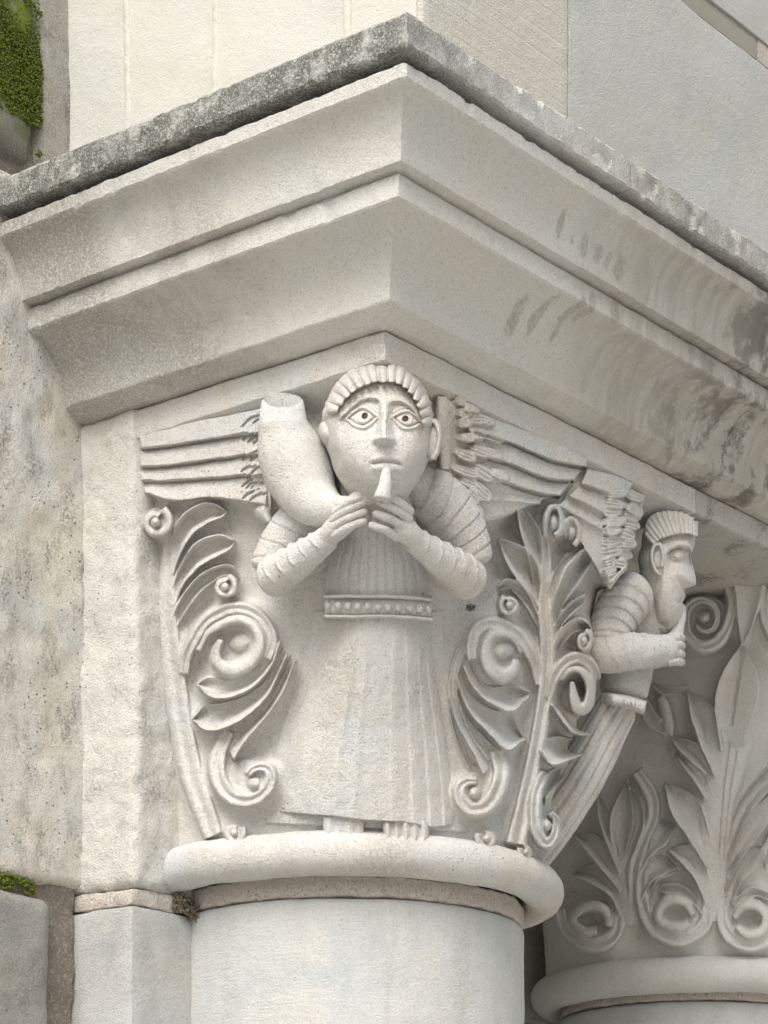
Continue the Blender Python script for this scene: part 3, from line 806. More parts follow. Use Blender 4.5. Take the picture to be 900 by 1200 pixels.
lf(Z8([(105, 370), (140, 450), (220, 515), (300, 540), (350, 625)]), Z8([(85, 400), (130, 520), (220, 625), (290, 684), (358, 642)]), 0.022, 0.040, 0.015, root=0.9, skew=0.4)
lf(Z8([(80, 420), (125, 540), (200, 630), (280, 700)]), Z8([(55, 470), (95, 590), (150, 690), (190, 780)]), 0.022, 0.034, 0.012, root=0.9)
RL.add('volute', [stroke_ph(Z8([(250, 680, 30), (268, 770, 32), (250, 850, 34), (210, 905, 32), (155, 920, 28), (110, 890, 26), (98, 840, 22), (125, 810, 16), (165, 808, 12)]), 0.034, convex=0.22, groove=0.16, n=72),
                 dph(*Z8([(160, 855)])[0], 9.5, 10.5, 0.034, base=0.002), dph(*Z8([(185, 850)])[0], 25, 25, 0.004, base=0.013, p=0.3)], pal)
volute(RL, Z8, 207, 1035, 40, -150, -0.9, 13, 19, pal, h=0.022, kh=0.024)
RL.add('leaf', leaf_ph(Z8([(190, 165), (110, 230), (62, 350), (60, 480), (95, 620), (150, 740)]), Z8([(165, 220), (118, 300), (92, 400), (100, 500), (150, 620), (220, 720)]), 0.016, 0.026, 0.006, root=0.8), pal)
RL.add('leaf', leaf_ph(Z8([(40, 300), (15, 420), (20, 560), (60, 700), (100, 800)]), Z8([(75, 330), (55, 430), (70, 570), (110, 690), (160, 790)]), 0.006, 0.018, 0.006, root=0.6), pal)
RL.add('carved_ground', leaf_ph([(368, 716), (352, 790), (328, 860), (314, 930), (312, 965)], [(518, 716), (522, 790), (532, 860), (544, 930), (548, 975)], 0.004, 0.004, -0.006, root=1.0, skirt=5), None)
# jamb-side outer half
RL.add('volute', [stroke_ph(Z7([(560, 760, 14), (556, 690, 14), (575, 625, 14), (612, 618, 14), (632, 670, 14), (628, 730, 14), (600, 752, 12)]), 0.040, convex=0.4), dph(*Z7([(598, 690)])[0], 8, 15, 0.034, base=0.004)], pal)
RL.add('volute', [stroke_ph(Z7([(652, 760, 10), (655, 690, 12), (680, 665, 13), (708, 700, 13), (712, 760, 13), (690, 798, 12)]), 0.036, convex=0.4), dph(*Z7([(682, 735)])[0], 7, 13, 0.030, base=0.004)], pal)
lf(Z7([(578, 1180), (590, 1060), (640, 930), (700, 845), (752, 800), (785, 832)]), Z7([(600, 1190), (640, 1085), (700, 1000), (745, 930), (775, 870), (785, 838)]), 0.036, 0.034, 0.020)
lf(Z7([(560, 1150), (565, 1040), (590, 930), (640, 850), (700, 810)]), Z7([(575, 1170), (588, 1060), (635, 930), (690, 855), (735, 815)]), 0.026, 0.034, 0.010)
lf(Z8([(468, 210), (500, 140), (545, 85), (600, 55)]), Z8([(480, 235), (520, 170), (570, 120), (604, 92)]), 0.034, 0.034, 0.014)
lf(Z8([(462, 320), (480, 250), (520, 180), (575, 148), (620, 180), (632, 240)]), Z8([(482, 330), (505, 270), (545, 225), (580, 205), (600, 210), (622, 250)]), 0.036, 0.026, 0.010)
volute(RL, Z8, 597, 243, 42, -80, 1.0, 12, 22, pal, sq=0.75)
RL.add('scroll_pad', dph(*Z8([(575, 520)])[0], 32, 66, 0.010, p=0.3), pal)
RL.add('scroll_ring', [stroke_ph(Z8([(458, 470, 14), (480, 390, 20), (530, 325, 22), (585, 312, 24), (635, 355, 24), (655, 430, 22), (652, 510, 20)]), 0.034, groove=0.18, convex=0.2, n=64),
                      stroke_ph(Z8([(505, 400, 8), (540, 362, 11), (580, 360, 14), (612, 400, 17), (622, 450, 20), (610, 505, 24), (575, 515, 22), (556, 470, 18), (548, 410, 8)]), 0.040, convex=0.28, n=64)], pal)
lf(Z8([(672, 470), (650, 530), (600, 560), (540, 530), (468, 490)]), Z8([(675, 545), (655, 600), (610, 625), (540, 605), (468, 500)]), 0.024, 0.042, 0.013, root=0.9, skew=0.4)
lf(Z8([(670, 570), (640, 620), (580, 640), (490, 625), (430, 645)]), Z8([(662, 640), (620, 690), (550, 720), (470, 745), (425, 690)]), 0.022, 0.042, 0.014, root=0.9, skew=0.4)
lf(Z8([(640, 680), (570, 725), (480, 755), (440, 770)]), Z8([(615, 735), (540, 775), (470, 850), (440, 900)]), 0.020, 0.034, 0.012, root=0.9)
RL.add('volute', [stroke_ph(Z8([(445, 770, 18), (410, 850, 22), (402, 940, 24), (415, 1020, 24), (450, 1058, 22), (482, 1020, 18), (486, 960, 14), (462, 935, 10)]), 0.036, convex=0.22, groove=0.16, n=72),
                 dph(*Z8([(452, 985)])[0], 7.5, 10, 0.034, base=0.002)], pal)
volute(RL, Z8, 365, 1092, 36, -150, -0.9, 12, 17, pal, h=0.022, kh=0.024, sq=0.8)

# ---- wings
def tuft(RL, par, x, y, ang, ln, wd, h, strands=3):
    ca, sa = math.cos(ang), math.sin(ang)
    def edge(sg):
        return [(x + ln * u * ca - sg * wd * w_ * sa, y + ln * u * sa + sg * wd * w_ * ca) for u, w_ in ((0, 0.35), (0.25, 0.85), (0.55, 1.0), (0.82, 0.85), (1.0, 0.30))]
    return RL.add('covert_feather', leaf_ph(edge(-1), edge(1), h, h * 1.04, 0, n=26, flat=True, ribs=strands, rib_h=0.0030, root=0.72, tip=1.0, skirt=0.6), par)
rw = np.random.default_rng(8)
wing = RL.add('wing', leaf_ph([(163, 503), (200, 497), (250, 489), (318, 476)], [(166, 566), (200, 580), (250, 584), (318, 598)], 0.026, 0.026, 0, flat=True, root=1.0), None)
fe = lambda A, B, h0, h1, **k: RL.add('feather', leaf_ph(A, B, h0, h1, 0, flat=True, root=1.0, skirt=0.4, **k), wing)
fe([(162, 504), (200, 498), (250, 490), (312, 478)], [(165, 526), (200, 523), (250, 515), (312, 506)], 0.029, 0.035)
fe([(163, 528), (200, 525), (250, 517), (312, 508)], [(164, 548), (200, 546), (250, 539), (312, 531)], 0.027, 0.034)
fe([(164, 550), (200, 548), (250, 541), (312, 533)], [(165, 564), (200, 564), (250, 561), (312, 556)], 0.026, 0.033)
fe([(166, 566), (200, 566), (250, 563), (312, 558)], [(170, 578), (205, 587), (250, 583), (312, 592)], 0.025, 0.033)
for A in ([(166, 526.5), (200, 523.5), (250, 515.5), (290, 508)], [(166, 548.5), (200, 546.5), (250, 539.5), (288, 534)], [(166, 564.5), (200, 564.5), (250, 561.5), (288, 558)]):
    RL.incise(line(A, 1.5), 0.006)
for y0 in (492, 514, 534, 553, 568, 580):            # short cuts where the feathers pass under the horn
    for k in range(5):
        x = 284 + k * 3.6 + rw.uniform(-1.5, 1.5); yy = y0 + rw.uniform(-4, 4)
        RL.incise(line([(x, yy + 4), (x + 4, yy), (x + 9 + rw.uniform(0, 4), yy - 5 * rw.uniform(0.4, 1))], 0.9), 0.0045)
RL.add('shoulder_tuft', stroke_ph([(303, 590, 8), (309, 602, 9), (316, 612, 5)], 0.034), wing)

wing = RL.add('wing', leaf_ph([(512, 462), (575, 489), (640, 512), (689, 537)], [(520, 560), (560, 612), (630, 588), (658, 578)], 0.034, 0.030, 0, flat=True, root=1.0), None)
RL.add('wing_edge', stroke_ph([(518, 464, 6.5), (520, 485, 9.5), (521, 515, 10), (522, 550, 6.5)], 0.041, convex=0.5, root=0.9), wing)
ids = [fe([(545, 484), (600, 502), (645, 516), (689, 536)], [(550, 506), (600, 520), (645, 539), (687, 548)], 0.036, 0.043, ribs=0),
       fe([(550, 509), (600, 523), (645, 541), (682, 551)], [(562, 532), (600, 545), (640, 561), (672, 563)], 0.034, 0.041),
       fe([(562, 535), (605, 549), (640, 564), (668, 566)], [(575, 560), (612, 573), (636, 579), (656, 581)], 0.032, 0.039),
       fe([(570, 562), (608, 575), (636, 581)], [(578, 587), (608, 589), (632, 592)], 0.028, 0.035)]
RL.ripple(ids, 0.45, 3.4, 0.0008)
for A in ([(556, 508), (600, 521), (645, 540), (684, 549)], [(572, 537), (600, 546), (640, 562), (670, 564)], [(588, 564), (612, 574), (636, 580), (654, 582)]):
    RL.incise(line(A, 1.5), 0.006)
def coverts(par, spots, h, seed):
    r = np.random.default_rng(seed)
    for x, y, a, ln, wd in spots:
        tuft(RL, par, x, y, a + r.uniform(-0.12, 0.12), ln * r.uniform(0.9, 1.15), wd * r.uniform(0.85, 1.2), h + r.uniform(-0.0015, 0.0025), strands=int(r.integers(3, 5)))
coverts(wing, [(x_, y_, a_, l_, w_) for x_, y_, a_, l_, w_ in (
    (556, 488, 0.42, 26, 5), (561, 508, 0.28, 30, 6), (562, 527, 0.42, 28, 6), (570, 548, 0.45, 26, 6),
    (538, 474, 0.25, 26, 6), (542, 490, 0.12, 28, 6.5), (543, 507, 0.08, 28, 6.5), (544, 523, 0.30, 28, 7), (545, 543, 0.55, 36, 8), (548, 562, 0.70, 34, 8), (545, 580, 0.85, 30, 8),
    (531, 468, 0.2, 18, 5), (531, 482, 0.1, 22, 5.5), (532, 496, 0.05, 22, 5.5), (533, 512, 0.05, 23, 6), (532, 528, 0.3, 26, 6), (527, 545, 0.30, 34, 7), (534, 556, 0.55, 30, 7), (540, 570, 0.8, 28, 7))], 0.040, 3)

# the block left standing behind the figure: the ground comes forward to shoulders, arms, head and horn
RL.add('carved_ground', [stroke_ph([(385, 585, 22), (350, 622, 24), (330, 655, 18)], 0.012, convex=1.0, root=1.0), stroke_ph([(335, 676, 12), (365, 655, 18), (400, 635, 18)], 0.012, convex=1.0, root=1.0),
                         stroke_ph([(495, 575, 24), (522, 612, 26), (545, 655, 20)], 0.012, convex=1.0, root=1.0), stroke_ph([(535, 684, 12), (510, 664, 18), (475, 640, 18)], 0.012, convex=1.0, root=1.0),
                         dph(446, 508, 76, 98, 0.026, p=0.4), stroke_ph([(331, 475, 20), (338, 530, 34), (356, 580, 32), (400, 600, 20)], 0.022, convex=1.0, root=1.0)], None)
RL.add('shoulder', stroke_ph([(482, 556, 18), (502, 574, 24), (520, 598, 24), (530, 625, 18)], 0.046, convex=0.9, root=1.0), None)

# ---- the corner angel
HY = 3.440
def P_bell(px, py, h): return S1(px, py, h)
OUT = np.array([(451, 420), (469, 424), (484, 438), (497, 459), (506, 484), (507, 510), (501, 541), (489, 566), (472, 588), (447, 600), (421, 591), (401, 566), (388, 536), (380, 508), (380, 480), (389, 459), (404, 437), (428, 424)], float)
HC = np.array([446.0, 508.0])
_o = OUT - HC; _oa = np.arctan2(_o[:, 1], _o[:, 0]); _or = np.hypot(_o[:, 0], _o[:, 1]); _ix = np.argsort(_oa)
_oa, _or = _oa[_ix], _or[_ix]
def head_rho(px, py):
    dx, dy = px - HC[0], py - HC[1]
    r = np.interp(np.arctan2(dy, dx), np.concatenate([_oa - 2 * math.pi, _oa, _oa + 2 * math.pi]), np.tile(_or, 3))
    return np.hypot(dx, dy) / r
def head_bulge(px, py):
    r = np.clip(head_rho(px, py), 0, 1)
    return 0.100 * (1 - r ** 3.0) ** 0.5
def S_head(px, py, h):
    px = np.asarray(px, float); h = np.broadcast_to(np.asarray(h, float), px.shape).ravel(); px = px.ravel(); py = np.asarray(py, float).ravel()
    return at_depth(px, py, HY - head_bulge(px, py) - h)
def almond(x, y, cx, cy, w, hu, hd, rot, sq):
    """signed 'distance' in px: < 0 inside the almond"""
    c, s = math.cos(rot), math.sin(rot)
    u = ((x - cx) * c + (y - cy) * s) / w; v = -(x - cx) * s + (y - cy) * c
    e = np.clip(1 - np.abs(u) ** 1.7, 0, 1)
    d = np.where(v < 0, -v - hu * e, v - hd * e)
    return np.where(np.abs(u) > 1, np.maximum(d, (np.abs(u) - 1) * w), d)
BROW_X = np.array([396, 402, 411, 420, 431, 441, 452, 461, 470, 479, 486, 493, 498.0])
BROW_Y = np.array([493, 487, 477, 470, 466, 467, 474, 470, 469, 474, 482, 493, 500.0])
EYES = ((424.5, 489.5, 18, 11.5, 10.5, -0.06, 427.8, 487.3), (476.5, 492.0, 17, 10.5, 10, 0.22, 475.0, 490.8))
def face_features(x, y):
    f = np.zeros_like(x)
    by = np.interp(x, BROW_X, BROW_Y)
    inb = smooth(394, 404, x) * smooth(500, 492, x)
    sock = smooth(by - 0.5, by + 3.0, y) * smooth(by + 46, by + 14, y)
    nose_w = np.interp(y, [462, 470, 490, 508, 516, 524], [9.0, 5.5, 6.0, 9.5, 14.0, 16.0])
    side = smooth(nose_w - 1.0, nose_w + 4, np.abs(x - 451.5))
    f -= 0.0080 * sock * side * inb
    f += 0.0008 * np.exp(-((y - by + 3.2) / 3.0) ** 2) * inb * smooth(3, 10, np.abs(x - 451))
    # nose: a wedge with a flat underside
    bot = 521 + 1.5 * np.cos((x - 447) / 16 * 3.1)
    nb = smooth(466, 474, y) * np.where(y < 512, 1, 1 - smooth(512.0, 523.0, y))
    hgt = np.interp(y, [466, 480, 500, 514], [0.006, 0.011, 0.019, 0.025])
    prof = np.clip(1 - np.clip((np.abs(x - 450.5) - 2.0) / np.maximum(nose_w - 1.0, 1), 0, 1), 0, 1) ** 0.8
    f += hgt * prof * nb
    for cx, cy, w, hu, hd, rot, px_, py_ in EYES:
        d = almond(x, y, cx, cy, w, hu, hd, rot, 1)
        f += 0.0035 * smooth(1.5, -9, d)
        f += 0.0042 * np.exp(-((d - 0.6) / 1.7) ** 2)
        f -= 0.0030 * np.exp(-((d + 3.0) / 1.3) ** 2)
        f += 0.0014 * np.exp(-((d - 6.0) / 1.5) ** 2) * (y < cy)
        rp = np.hypot(x - px_, y - py_)
        f += 0.0014 * smooth(9.5, 8.0, rp) * smooth(0.0, -2.0, d)
        f -= 0.0110 * smooth(4.6, 2.2, rp)
    # mouth and the lips round the horn
    my = np.interp(x, [430, 436, 448, 456, 463, 472, 480], [545, 544, 541.5, 542, 542.5, 546, 547])
    inm = smooth(433, 440, x) * smooth(474, 466, x)
    f -= 0.0045 * np.exp(-((y - my) / 1.8) ** 2) * inm
    f += 0.0016 * np.exp(-((y - my + 5.5) / 3.2) ** 2) * inm + 0.0022 * np.exp(-((y - my - 6.5) / 4.2) ** 2) * inm
    # flattened forehead plane and cheeks
    f += 0.003 * np.exp(-(((x - 422) / 20) ** 2 + ((y - 540) / 24) ** 2)) + 0.003 * np.exp(-(((x - 484) / 16) ** 2 + ((y - 532) / 24) ** 2))
    return f
rho = np.concatenate([np.linspace(0, 0.99, 190) , [0.996, 1.0]]); th = np.linspace(0, 2 * math.pi, 420, endpoint=False)
RR, TT = np.meshgrid(rho, th, indexing='ij')
rad = np.interp(TT.ravel(), np.concatenate([_oa - 2 * math.pi, _oa, _oa + 2 * math.pi, _oa + 4 * math.pi]), np.tile(_or, 4)).reshape(TT.shape)
k_ = np.ones(15) / 15; pad_ = np.concatenate([rad[0][-7:], rad[0], rad[0][:7]]); rad = np.repeat(np.convolve(pad_, k_, 'valid')[None], len(rho), 0)
HX = HC[0] + RR * rad * np.cos(TT); HYp = HC[1] + RR * rad * np.sin(TT)
bul = 0.100 * (1 - np.clip(RR, 0, 1) ** 3.0) ** 0.5
Dp = HY - bul - face_features(HX, HYp) * smooth(1.0, 0.9, RR)
Vh = at_depth(HX.ravel(), HYp.ravel(), Dp.ravel())
Vr = at_depth((HC[0] + 0.97 * (HX[-1] - HC[0])), (HC[1] + 0.97 * (HYp[-1] - HC[1])), np.full(420, HY + 0.06))
head_part = (np.vstack([Vh, Vr]), grid_faces(len(rho) + 1, 420, True))

# robe: rows across the figure from chest to hem
def robe_rows(S, rows, nx=120, ny=150, pleats=None, under=-0.03, edge=0.6):
    r = catmull(rows, ny)                         # xl, y, xr, H (arc length over xl,y)
    s = np.linspace(-1, 1, nx)
    X = r[:, 0:1] + (r[:, 2:3] - r[:, 0:1]) * (s[None] + 1) / 2
    Y = np.repeat(r[:, 1:2], nx, 1)
    H = r[:, 3:4] * (1 - edge * np.abs(s[None]) ** 2.6)
    if pleats is not None: H = H + pleats(s[None], r[:, 1:2])
    H[:, 0] = under; H[:, -1] = under
    return X, Y, H
def pl_skirt(s, y):
    t = smooth(726, 790, y)
    f = np.zeros(np.broadcast(s, y).shape)
    for c, w, a in ((-0.60, 0.05, 0.0030), (-0.36, 0.045, 0.0036), (-0.14, 0.05, 0.0026), (-0.80, 0.05, 0.0024)):
        f = f + a * np.exp(-((s - c) / w) ** 2)
    for c, a in ((0.26, 0.0045), (0.50, 0.0050), (0.70, 0.0050), (0.86, 0.0040)):
        f = f + a * (smooth(c, c + 0.025, s) - smooth(c + 0.03, c + 0.24, s))
    return 0.7 * f * (0.45 + 0.55 * t) - 0.0012 * np.cos(s * 42) * smooth(735, 727, y)
X, Y, H = robe_rows(S1, [(380, 716, 506, 0.050), (377, 730, 506, 0.052), (368, 775, 510, 0.052), (352, 830, 518, 0.048), (336, 885, 527, 0.042), (327, 935, 532, 0.034), (326, 960, 533, 0.030)], 170, 170, pl_skirt, edge=0.82)
xr_ = (X - 326) / 205
hem = 955 + np.interp(X, [320, 378, 424, 473, 508, 535], [-2, 1, 7, 9, 16, 13])
Y = 716 + (Y - 716) * (hem - 716) / (960 - 716)
# hem edge folds under
H[-1] = -0.03
skirt = (S1(X, Y, H), grid_faces(*X.shape))
def pl_torso(s, y):
    return -0.0022 * np.exp(-((np.mod(s * 5.2 + 0.5, 1) - 0.5) / 0.14) ** 2)
X, Y, H = robe_rows(S1, [(395, 560, 492, 0.060), (396, 610, 488, 0.060), (392, 640, 492, 0.060), (384, 665, 500, 0.058), (382, 690, 503, 0.054), (384, 704, 503, 0.050)], 120, 110, pl_torso)
torso = (S1(X, Y, H), grid_faces(*X.shape))

# sleeves and hands
def sleeve_rings(ks, amp=0.055, ph=0.0, up=0):
    """amp > 0: raised thin folds; amp < 0: lapped folds with an incised line"""
    def f(s, a):
        out = np.ones(np.broadcast(s, a).shape)
        for i, k in enumerate(ks):
            d = s - k - 0.05 * np.cos(a + ph) - 0.012 * np.sin(2 * a + i)
            if amp > 0: out = out + amp * (smooth(-0.022, 0.0, d) - smooth(0.0, 0.011, d)) * (1 if up == 0 else smooth(-0.35, 0.25, up * np.cos(a)))
            else: out = out + amp * (np.exp(-(d / 0.009) ** 2)) - 0.5 * amp * smooth(-0.11, -0.01, d) * smooth(0.002, -0.008, d)
        return out
    return f
arms = [
    tube(S1, [(372, 588, 27, 0.029), (342, 622, 27, 0.037), (322, 652, 24, 0.044), (312, 676, 22, 0.051)], n=100, m=40, ring=sleeve_rings((0.42, 0.62, 0.82), -0.055)),
    tube(S1, [(312, 680, 24, 0.053), (330, 671, 22.5, 0.063), (352, 656, 19.5, 0.074), (374, 639, 15.5, 0.085), (390, 626, 14.5, 0.092)], n=170, m=44, ring=sleeve_rings((0.22, 0.37, 0.52, 0.67, 0.82), 0.12, up=-1)),
    tube(S1, [(492, 570, 30, 0.029), (520, 592, 32, 0.036), (543, 630, 29, 0.044), (556, 668, 24, 0.051)], n=110, m=40, ring=sleeve_rings((0.25, 0.42, 0.58, 0.72, 0.86), -0.055)),
    tube(S1, [(556, 684, 24.5, 0.053), (540, 674, 24, 0.063), (518, 657, 20, 0.074), (496, 640, 15.5, 0.085), (478, 628, 14.5, 0.092)], n=170, m=44, ring=sleeve_rings((0.18, 0.33, 0.48, 0.64, 0.80), 0.12, up=1)),
    # palms
    tube(S1, [(378, 634, 11, 0.091), (396, 617, 14.5, 0.098), (410, 608, 12, 0.100)], n=30, m=24),
    tube(S1, [(492, 636, 11, 0.091), (474, 621, 14.5, 0.098), (458, 612, 12, 0.100)], n=30, m=24)]
def finger(p0, p1, r0, r1, h0, h1, bow):
    m_ = ((p0[0] + p1[0]) / 2 + bow[0], (p0[1] + p1[1]) / 2 + bow[1])
    return tube(S1, [(*p0, r0, h0), (*m_, (r0 + r1) / 2 + 0.3, (h0 + h1) / 2 + 0.008), (*p1, r1, h1)], n=26, m=16)
for p0, p1 in (((389, 603), (431, 578)), ((386, 611.5), (430, 587)), ((386, 621), (430, 597.5)), ((389, 630), (430, 609))):
    arms.append(finger(p0, p1, 5.2, 4.2, 0.104, 0.112, (-1, -2)))
for p0, p1 in (((484, 602), (447, 577)), ((483, 610.5), (440, 587)), ((478, 621), (436, 601)), ((467, 631), (431, 614))):
    arms.append(finger(p0, p1, 5.2, 4.2, 0.104, 0.112, (1, -2)))
arms.append(finger((404, 594), (438, 582), 7.5, 9.0, 0.098, 0.105, (0, -5)))    # thumbs under the horn
arms.append(finger((472, 596), (442, 584), 7.5, 8.5, 0.098, 0.105, (0, -5)))
# shoulders / mantle beside the face
mantle = [leaf(S1, [(372, 510), (376, 540), (385, 565), (400, 590)], [(345, 540), (352, 570), (362, 595), (385, 612)], 0.052, 0.040, 0.0, flat=True, root=1.0)]
feet = []
for x0, x1, y in ((378, 425, 962), (448, 502, 968)):
    feet.append(leaf(S1, [(x0, y - 6), (x0 + 1, y + 8), (x0 + 2, y + 22)], [(x1, y - 6), (x1 + 1, y + 8), (x1, y + 20)], 0.022, 0.022, 0, flat=True, root=1.0, n=20, ribs=5 if x0 > 400 else 4, rib_h=0.006 if x0 > 400 else 0.002))
angel = carve('angel', [head_part, skirt, torso] + arms + mantle + feet, M_CARVE, cap, amp=0.0006)

# hair, ears, belt, horn
o_ = np.array([(380, 484), (387, 464), (395, 449), (407, 435), (429, 424), (452, 419), (470, 423), (485, 438), (498, 459), (504, 478), (506, 500)], float)
i_ = np.array([(394, 484), (399, 474), (409, 462), (421, 454), (436, 448), (454, 447), (469, 449), (480, 458), (488, 470), (493, 483), (497, 500)], float)
oc = catmull(o_, 17); ic = catmull(i_, 17)
carve('hair', leaf(S_head, o_ + (o_ - i_) * 0.08, i_, 0.010, 0.010, 0, flat=True, root=1.0, under=-0.006), M_CARVE, angel)
for k in range(16):
    j = np.random.default_rng(k).uniform(-0.6, 0.6, 4)
    a0, a1 = oc[k] + (oc[k + 1] - oc[k]) * 0.5, ic[k] + (ic[k + 1] - ic[k]) * 0.5
    w0 = np.linalg.norm(oc[k + 1] - oc[k]) * 0.5; w1 = np.linalg.norm(ic[k + 1] - ic[k]) * 0.53
    md = (a0 + a1) / 2 + np.array([j[2] * 1.2, j[3]])
    carve('hair_lock', stroke(S_head, [(a0[0] + j[0], a0[1], w0), (md[0], md[1], (w0 + w1) / 2), (a1[0] + j[1], a1[1] + j[2], w1 * 0.9)], 0.0175, n=20, under=0.0, root=0.9, hend=1.15), M_CARVE, angel, amp=0.0006)
SP = plane_surf(3.42)
carve('ear', [dome(SP, 507, 516, 10.5, 24, 0.024, rot=0.10, p=0.3, under=-0.04), stroke(SP, [(502, 503, 2.2), (506, 494, 3.2), (512, 497, 3.6), (515, 510, 3.8), (513, 526, 3.8), (507, 537, 4)], 0.028, convex=0.8, under=-0.03)], M_CARVE, angel)
carve('ear', [dome(SP, 384, 507, 10, 15, 0.030, rot=-0.2, under=-0.04), dome(SP, 387, 486, 9, 12, 0.034, under=-0.04)], M_CARVE, angel)
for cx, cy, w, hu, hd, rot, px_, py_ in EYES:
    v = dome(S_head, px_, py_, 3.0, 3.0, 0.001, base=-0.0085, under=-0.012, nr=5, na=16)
    mesh_obj('pupil', [v], M_PUPIL, angel)  # small disc at the hole bottom, its darkness is shade put into the colour
belt = carve('belt', stroke(S1, [(381, 711, 12.5), (410, 711, 12.5), (445, 711, 12.5), (480, 712, 12.5), (505, 714, 12.5)], 0.056, convex=0.10, root=1.0), M_CARVE, cap)
carve('belt_cord', stroke(S1, [(380, 700, 3), (410, 699, 3.2), (445, 699, 3.2), (480, 700, 3.2), (506, 703, 3)], 0.064, root=1.0, convex=0.5), M_CARVE, belt)
carve('belt_cord', stroke(S1, [(380, 722, 3), (410, 722, 3.2), (445, 722, 3.2), (480, 724, 3.2), (507, 726, 3)], 0.064, root=1.0, convex=0.5), M_CARVE, belt)
for k in range(11):
    x = 384 + k * 11.9
    carve('belt_bead', dome(S1, x, 710.8 + 0.02 * (x - 380) * (x > 440), 5.0 if 0 < k < 10 else 3.4, 5.6, 0.011, base=0.053, p=0.35, nr=8, na=20), M_CARVE, belt)
def horn_mesh(S):
    pts = [(331, 478, 25.0, 0.058), (332, 500, 30, 0.056), (340, 530, 39, 0.052), (353, 562, 39, 0.054), (370, 588, 30, 0.066), (394, 598, 18, 0.090), (420, 590, 11, 0.110)]
    v, f = tube(S, pts, n=90, m=44, cap=(False, True), flat=0.85)
    f = [q for q in f if len(q) == 4] + [f[-1]]
    m = 44
    k0 = 9; r0 = v[k0 * m:(k0 + 1) * m]; c0 = r0.mean(0); d = (r0 - c0); a = np.arctan2(d @ FWD, d @ RGT)
    Yc = (c0 - CAM) @ FWD
    def ell(rx, ry, cy, dy):            # the open mouth leans back from the viewer
        px, py = 331 + rx * np.cos(a), cy - ry * np.sin(a)
        return at_depth(px, py, Yc + dy + 0.010 * np.sin(a))
    f = [q for q in f if min(q) >= k0 * m]
    rings = [r0, ell(24.0, 10.5, 471, -0.006), ell(22.5, 9.5, 469.5, -0.004), ell(19.0, 7.6, 469.5, 0.0), ell(17.5, 6.6, 473, 0.022), ell(14, 5, 478, 0.045), ell(1, .4, 480, 0.050)]
    return [(v, f), (np.vstack(rings), grid_faces(len(rings), m, True))]
horn = carve('horn', horn_mesh(S1), M_CARVE, cap)
SH = plane_surf(3.33)
carve('mouthpiece', tube(SH, [(447, 588, 10.5, -0.012), (451, 568, 7.6, -0.012), (454.5, 546, 4.8, -0.016)], n=30, m=20), M_CARVE, horn)
# ---- the far corner angel, seen from its right side: built round its own mid plane
SF = plane_surf(3.93)
def both(part_fn, *a, **k):
    return part_fn(SF, *a, **k)
wing = RL.add('wing', leaf_ph(B1([(70, 240), (140, 120), (220, 45)]), B1([(330, 680), (450, 440), (530, 180)]), 0.028, 0.036, 0, flat=True, root=1.0), None)
fe2 = lambda A, B, h0, h1: RL.add('feather', leaf_ph(A, B, h0, h1, 0, flat=True, root=1.0, skirt=0.5), wing)
fe2(B1([(215, 45), (330, 65), (470, 115)]), B1([(185, 122), (290, 158), (400, 190)]), 0.036, 0.042)
fe2(B1([(175, 135), (290, 172), (380, 210)]), B1([(120, 185), (200, 225), (330, 290)]), 0.033, 0.040)
fe2(B1([(105, 200), (200, 238), (320, 300)]), B1([(60, 232), (150, 285), (290, 365)]), 0.030, 0.038)
fe2(B1([(60, 245), (150, 300), (280, 380)]), B1([(80, 330), (170, 400), (280, 470)]), 0.026, 0.030)
RL.ripple([k for k, it in enumerate(RL.items) if it and it[1] == wing], 0.45, 3.4, 0.0008)
coverts(wing, [(*B1([(x, y)])[0], a, ln / 4.5, wd / 4.5) for x, y, a, ln, wd in (
    (290, 170, -0.1, 130, 30), (400, 165, 0.4, 120, 30), (290, 215, 0.05, 120, 30), (400, 215, 0.45, 120, 30), (285, 265, 0.0, 120, 30), (380, 265, 0.35, 120, 30),
    (285, 320, -0.1, 120, 32), (380, 320, 0.25, 120, 32), (290, 375, -0.2, 110, 32), (370, 370, 0.3, 110, 32), (285, 430, -0.1, 110, 32), (365, 425, 0.25, 105, 32),
    (285, 490, -0.15, 105, 32), (360, 480, 0.2, 95, 30), (285, 545, -0.2, 95, 30), (350, 535, 0.1, 85, 28), (285, 600, -0.3, 85, 26), (300, 640, -0.4, 70, 22))], 0.040, 5)
RL.add('wing_edge', stroke_ph(B1([(330, 670, 14), (360, 620, 14), (420, 560, 12)]), 0.050), wing)

RL.build(cap, seed=70, gain=1.15)

def egg(S, out, c, D, feat=None, nr=70, na=160, pw=2.3):
    """closed head: traced outline about c, bulging D metres to both sides of the mid plane"""
    o = np.array(out, float) - c; a = np.arctan2(o[:, 1], o[:, 0]); r = np.hypot(o[:, 0], o[:, 1]); ix = np.argsort(a); a, r = a[ix], r[ix]
    th = np.linspace(-math.pi, math.pi, na, endpoint=False)
    R = np.interp(th, np.concatenate([a - 2 * math.pi, a, a + 2 * math.pi]), np.tile(r, 3))
    rho = np.concatenate([np.linspace(0, 0.98, nr), [0.993, 1.0]])
    X = c[0] + rho[:, None] * R * np.cos(th); Y = c[1] + rho[:, None] * R * np.sin(th)
    B = D * (1 - rho[:, None] ** pw) ** 0.5 * np.ones(na)
    Fh = B + (feat(X, Y) * smooth(1.0, 0.93, rho[:, None] * np.ones(na)) if feat else 0)
    V1 = S(X, Y, Fh); V2 = S(X[::-1], Y[::-1], -B[::-1])
    return np.vstack([V1, V2]), grid_faces(2 * len(rho), na, True)
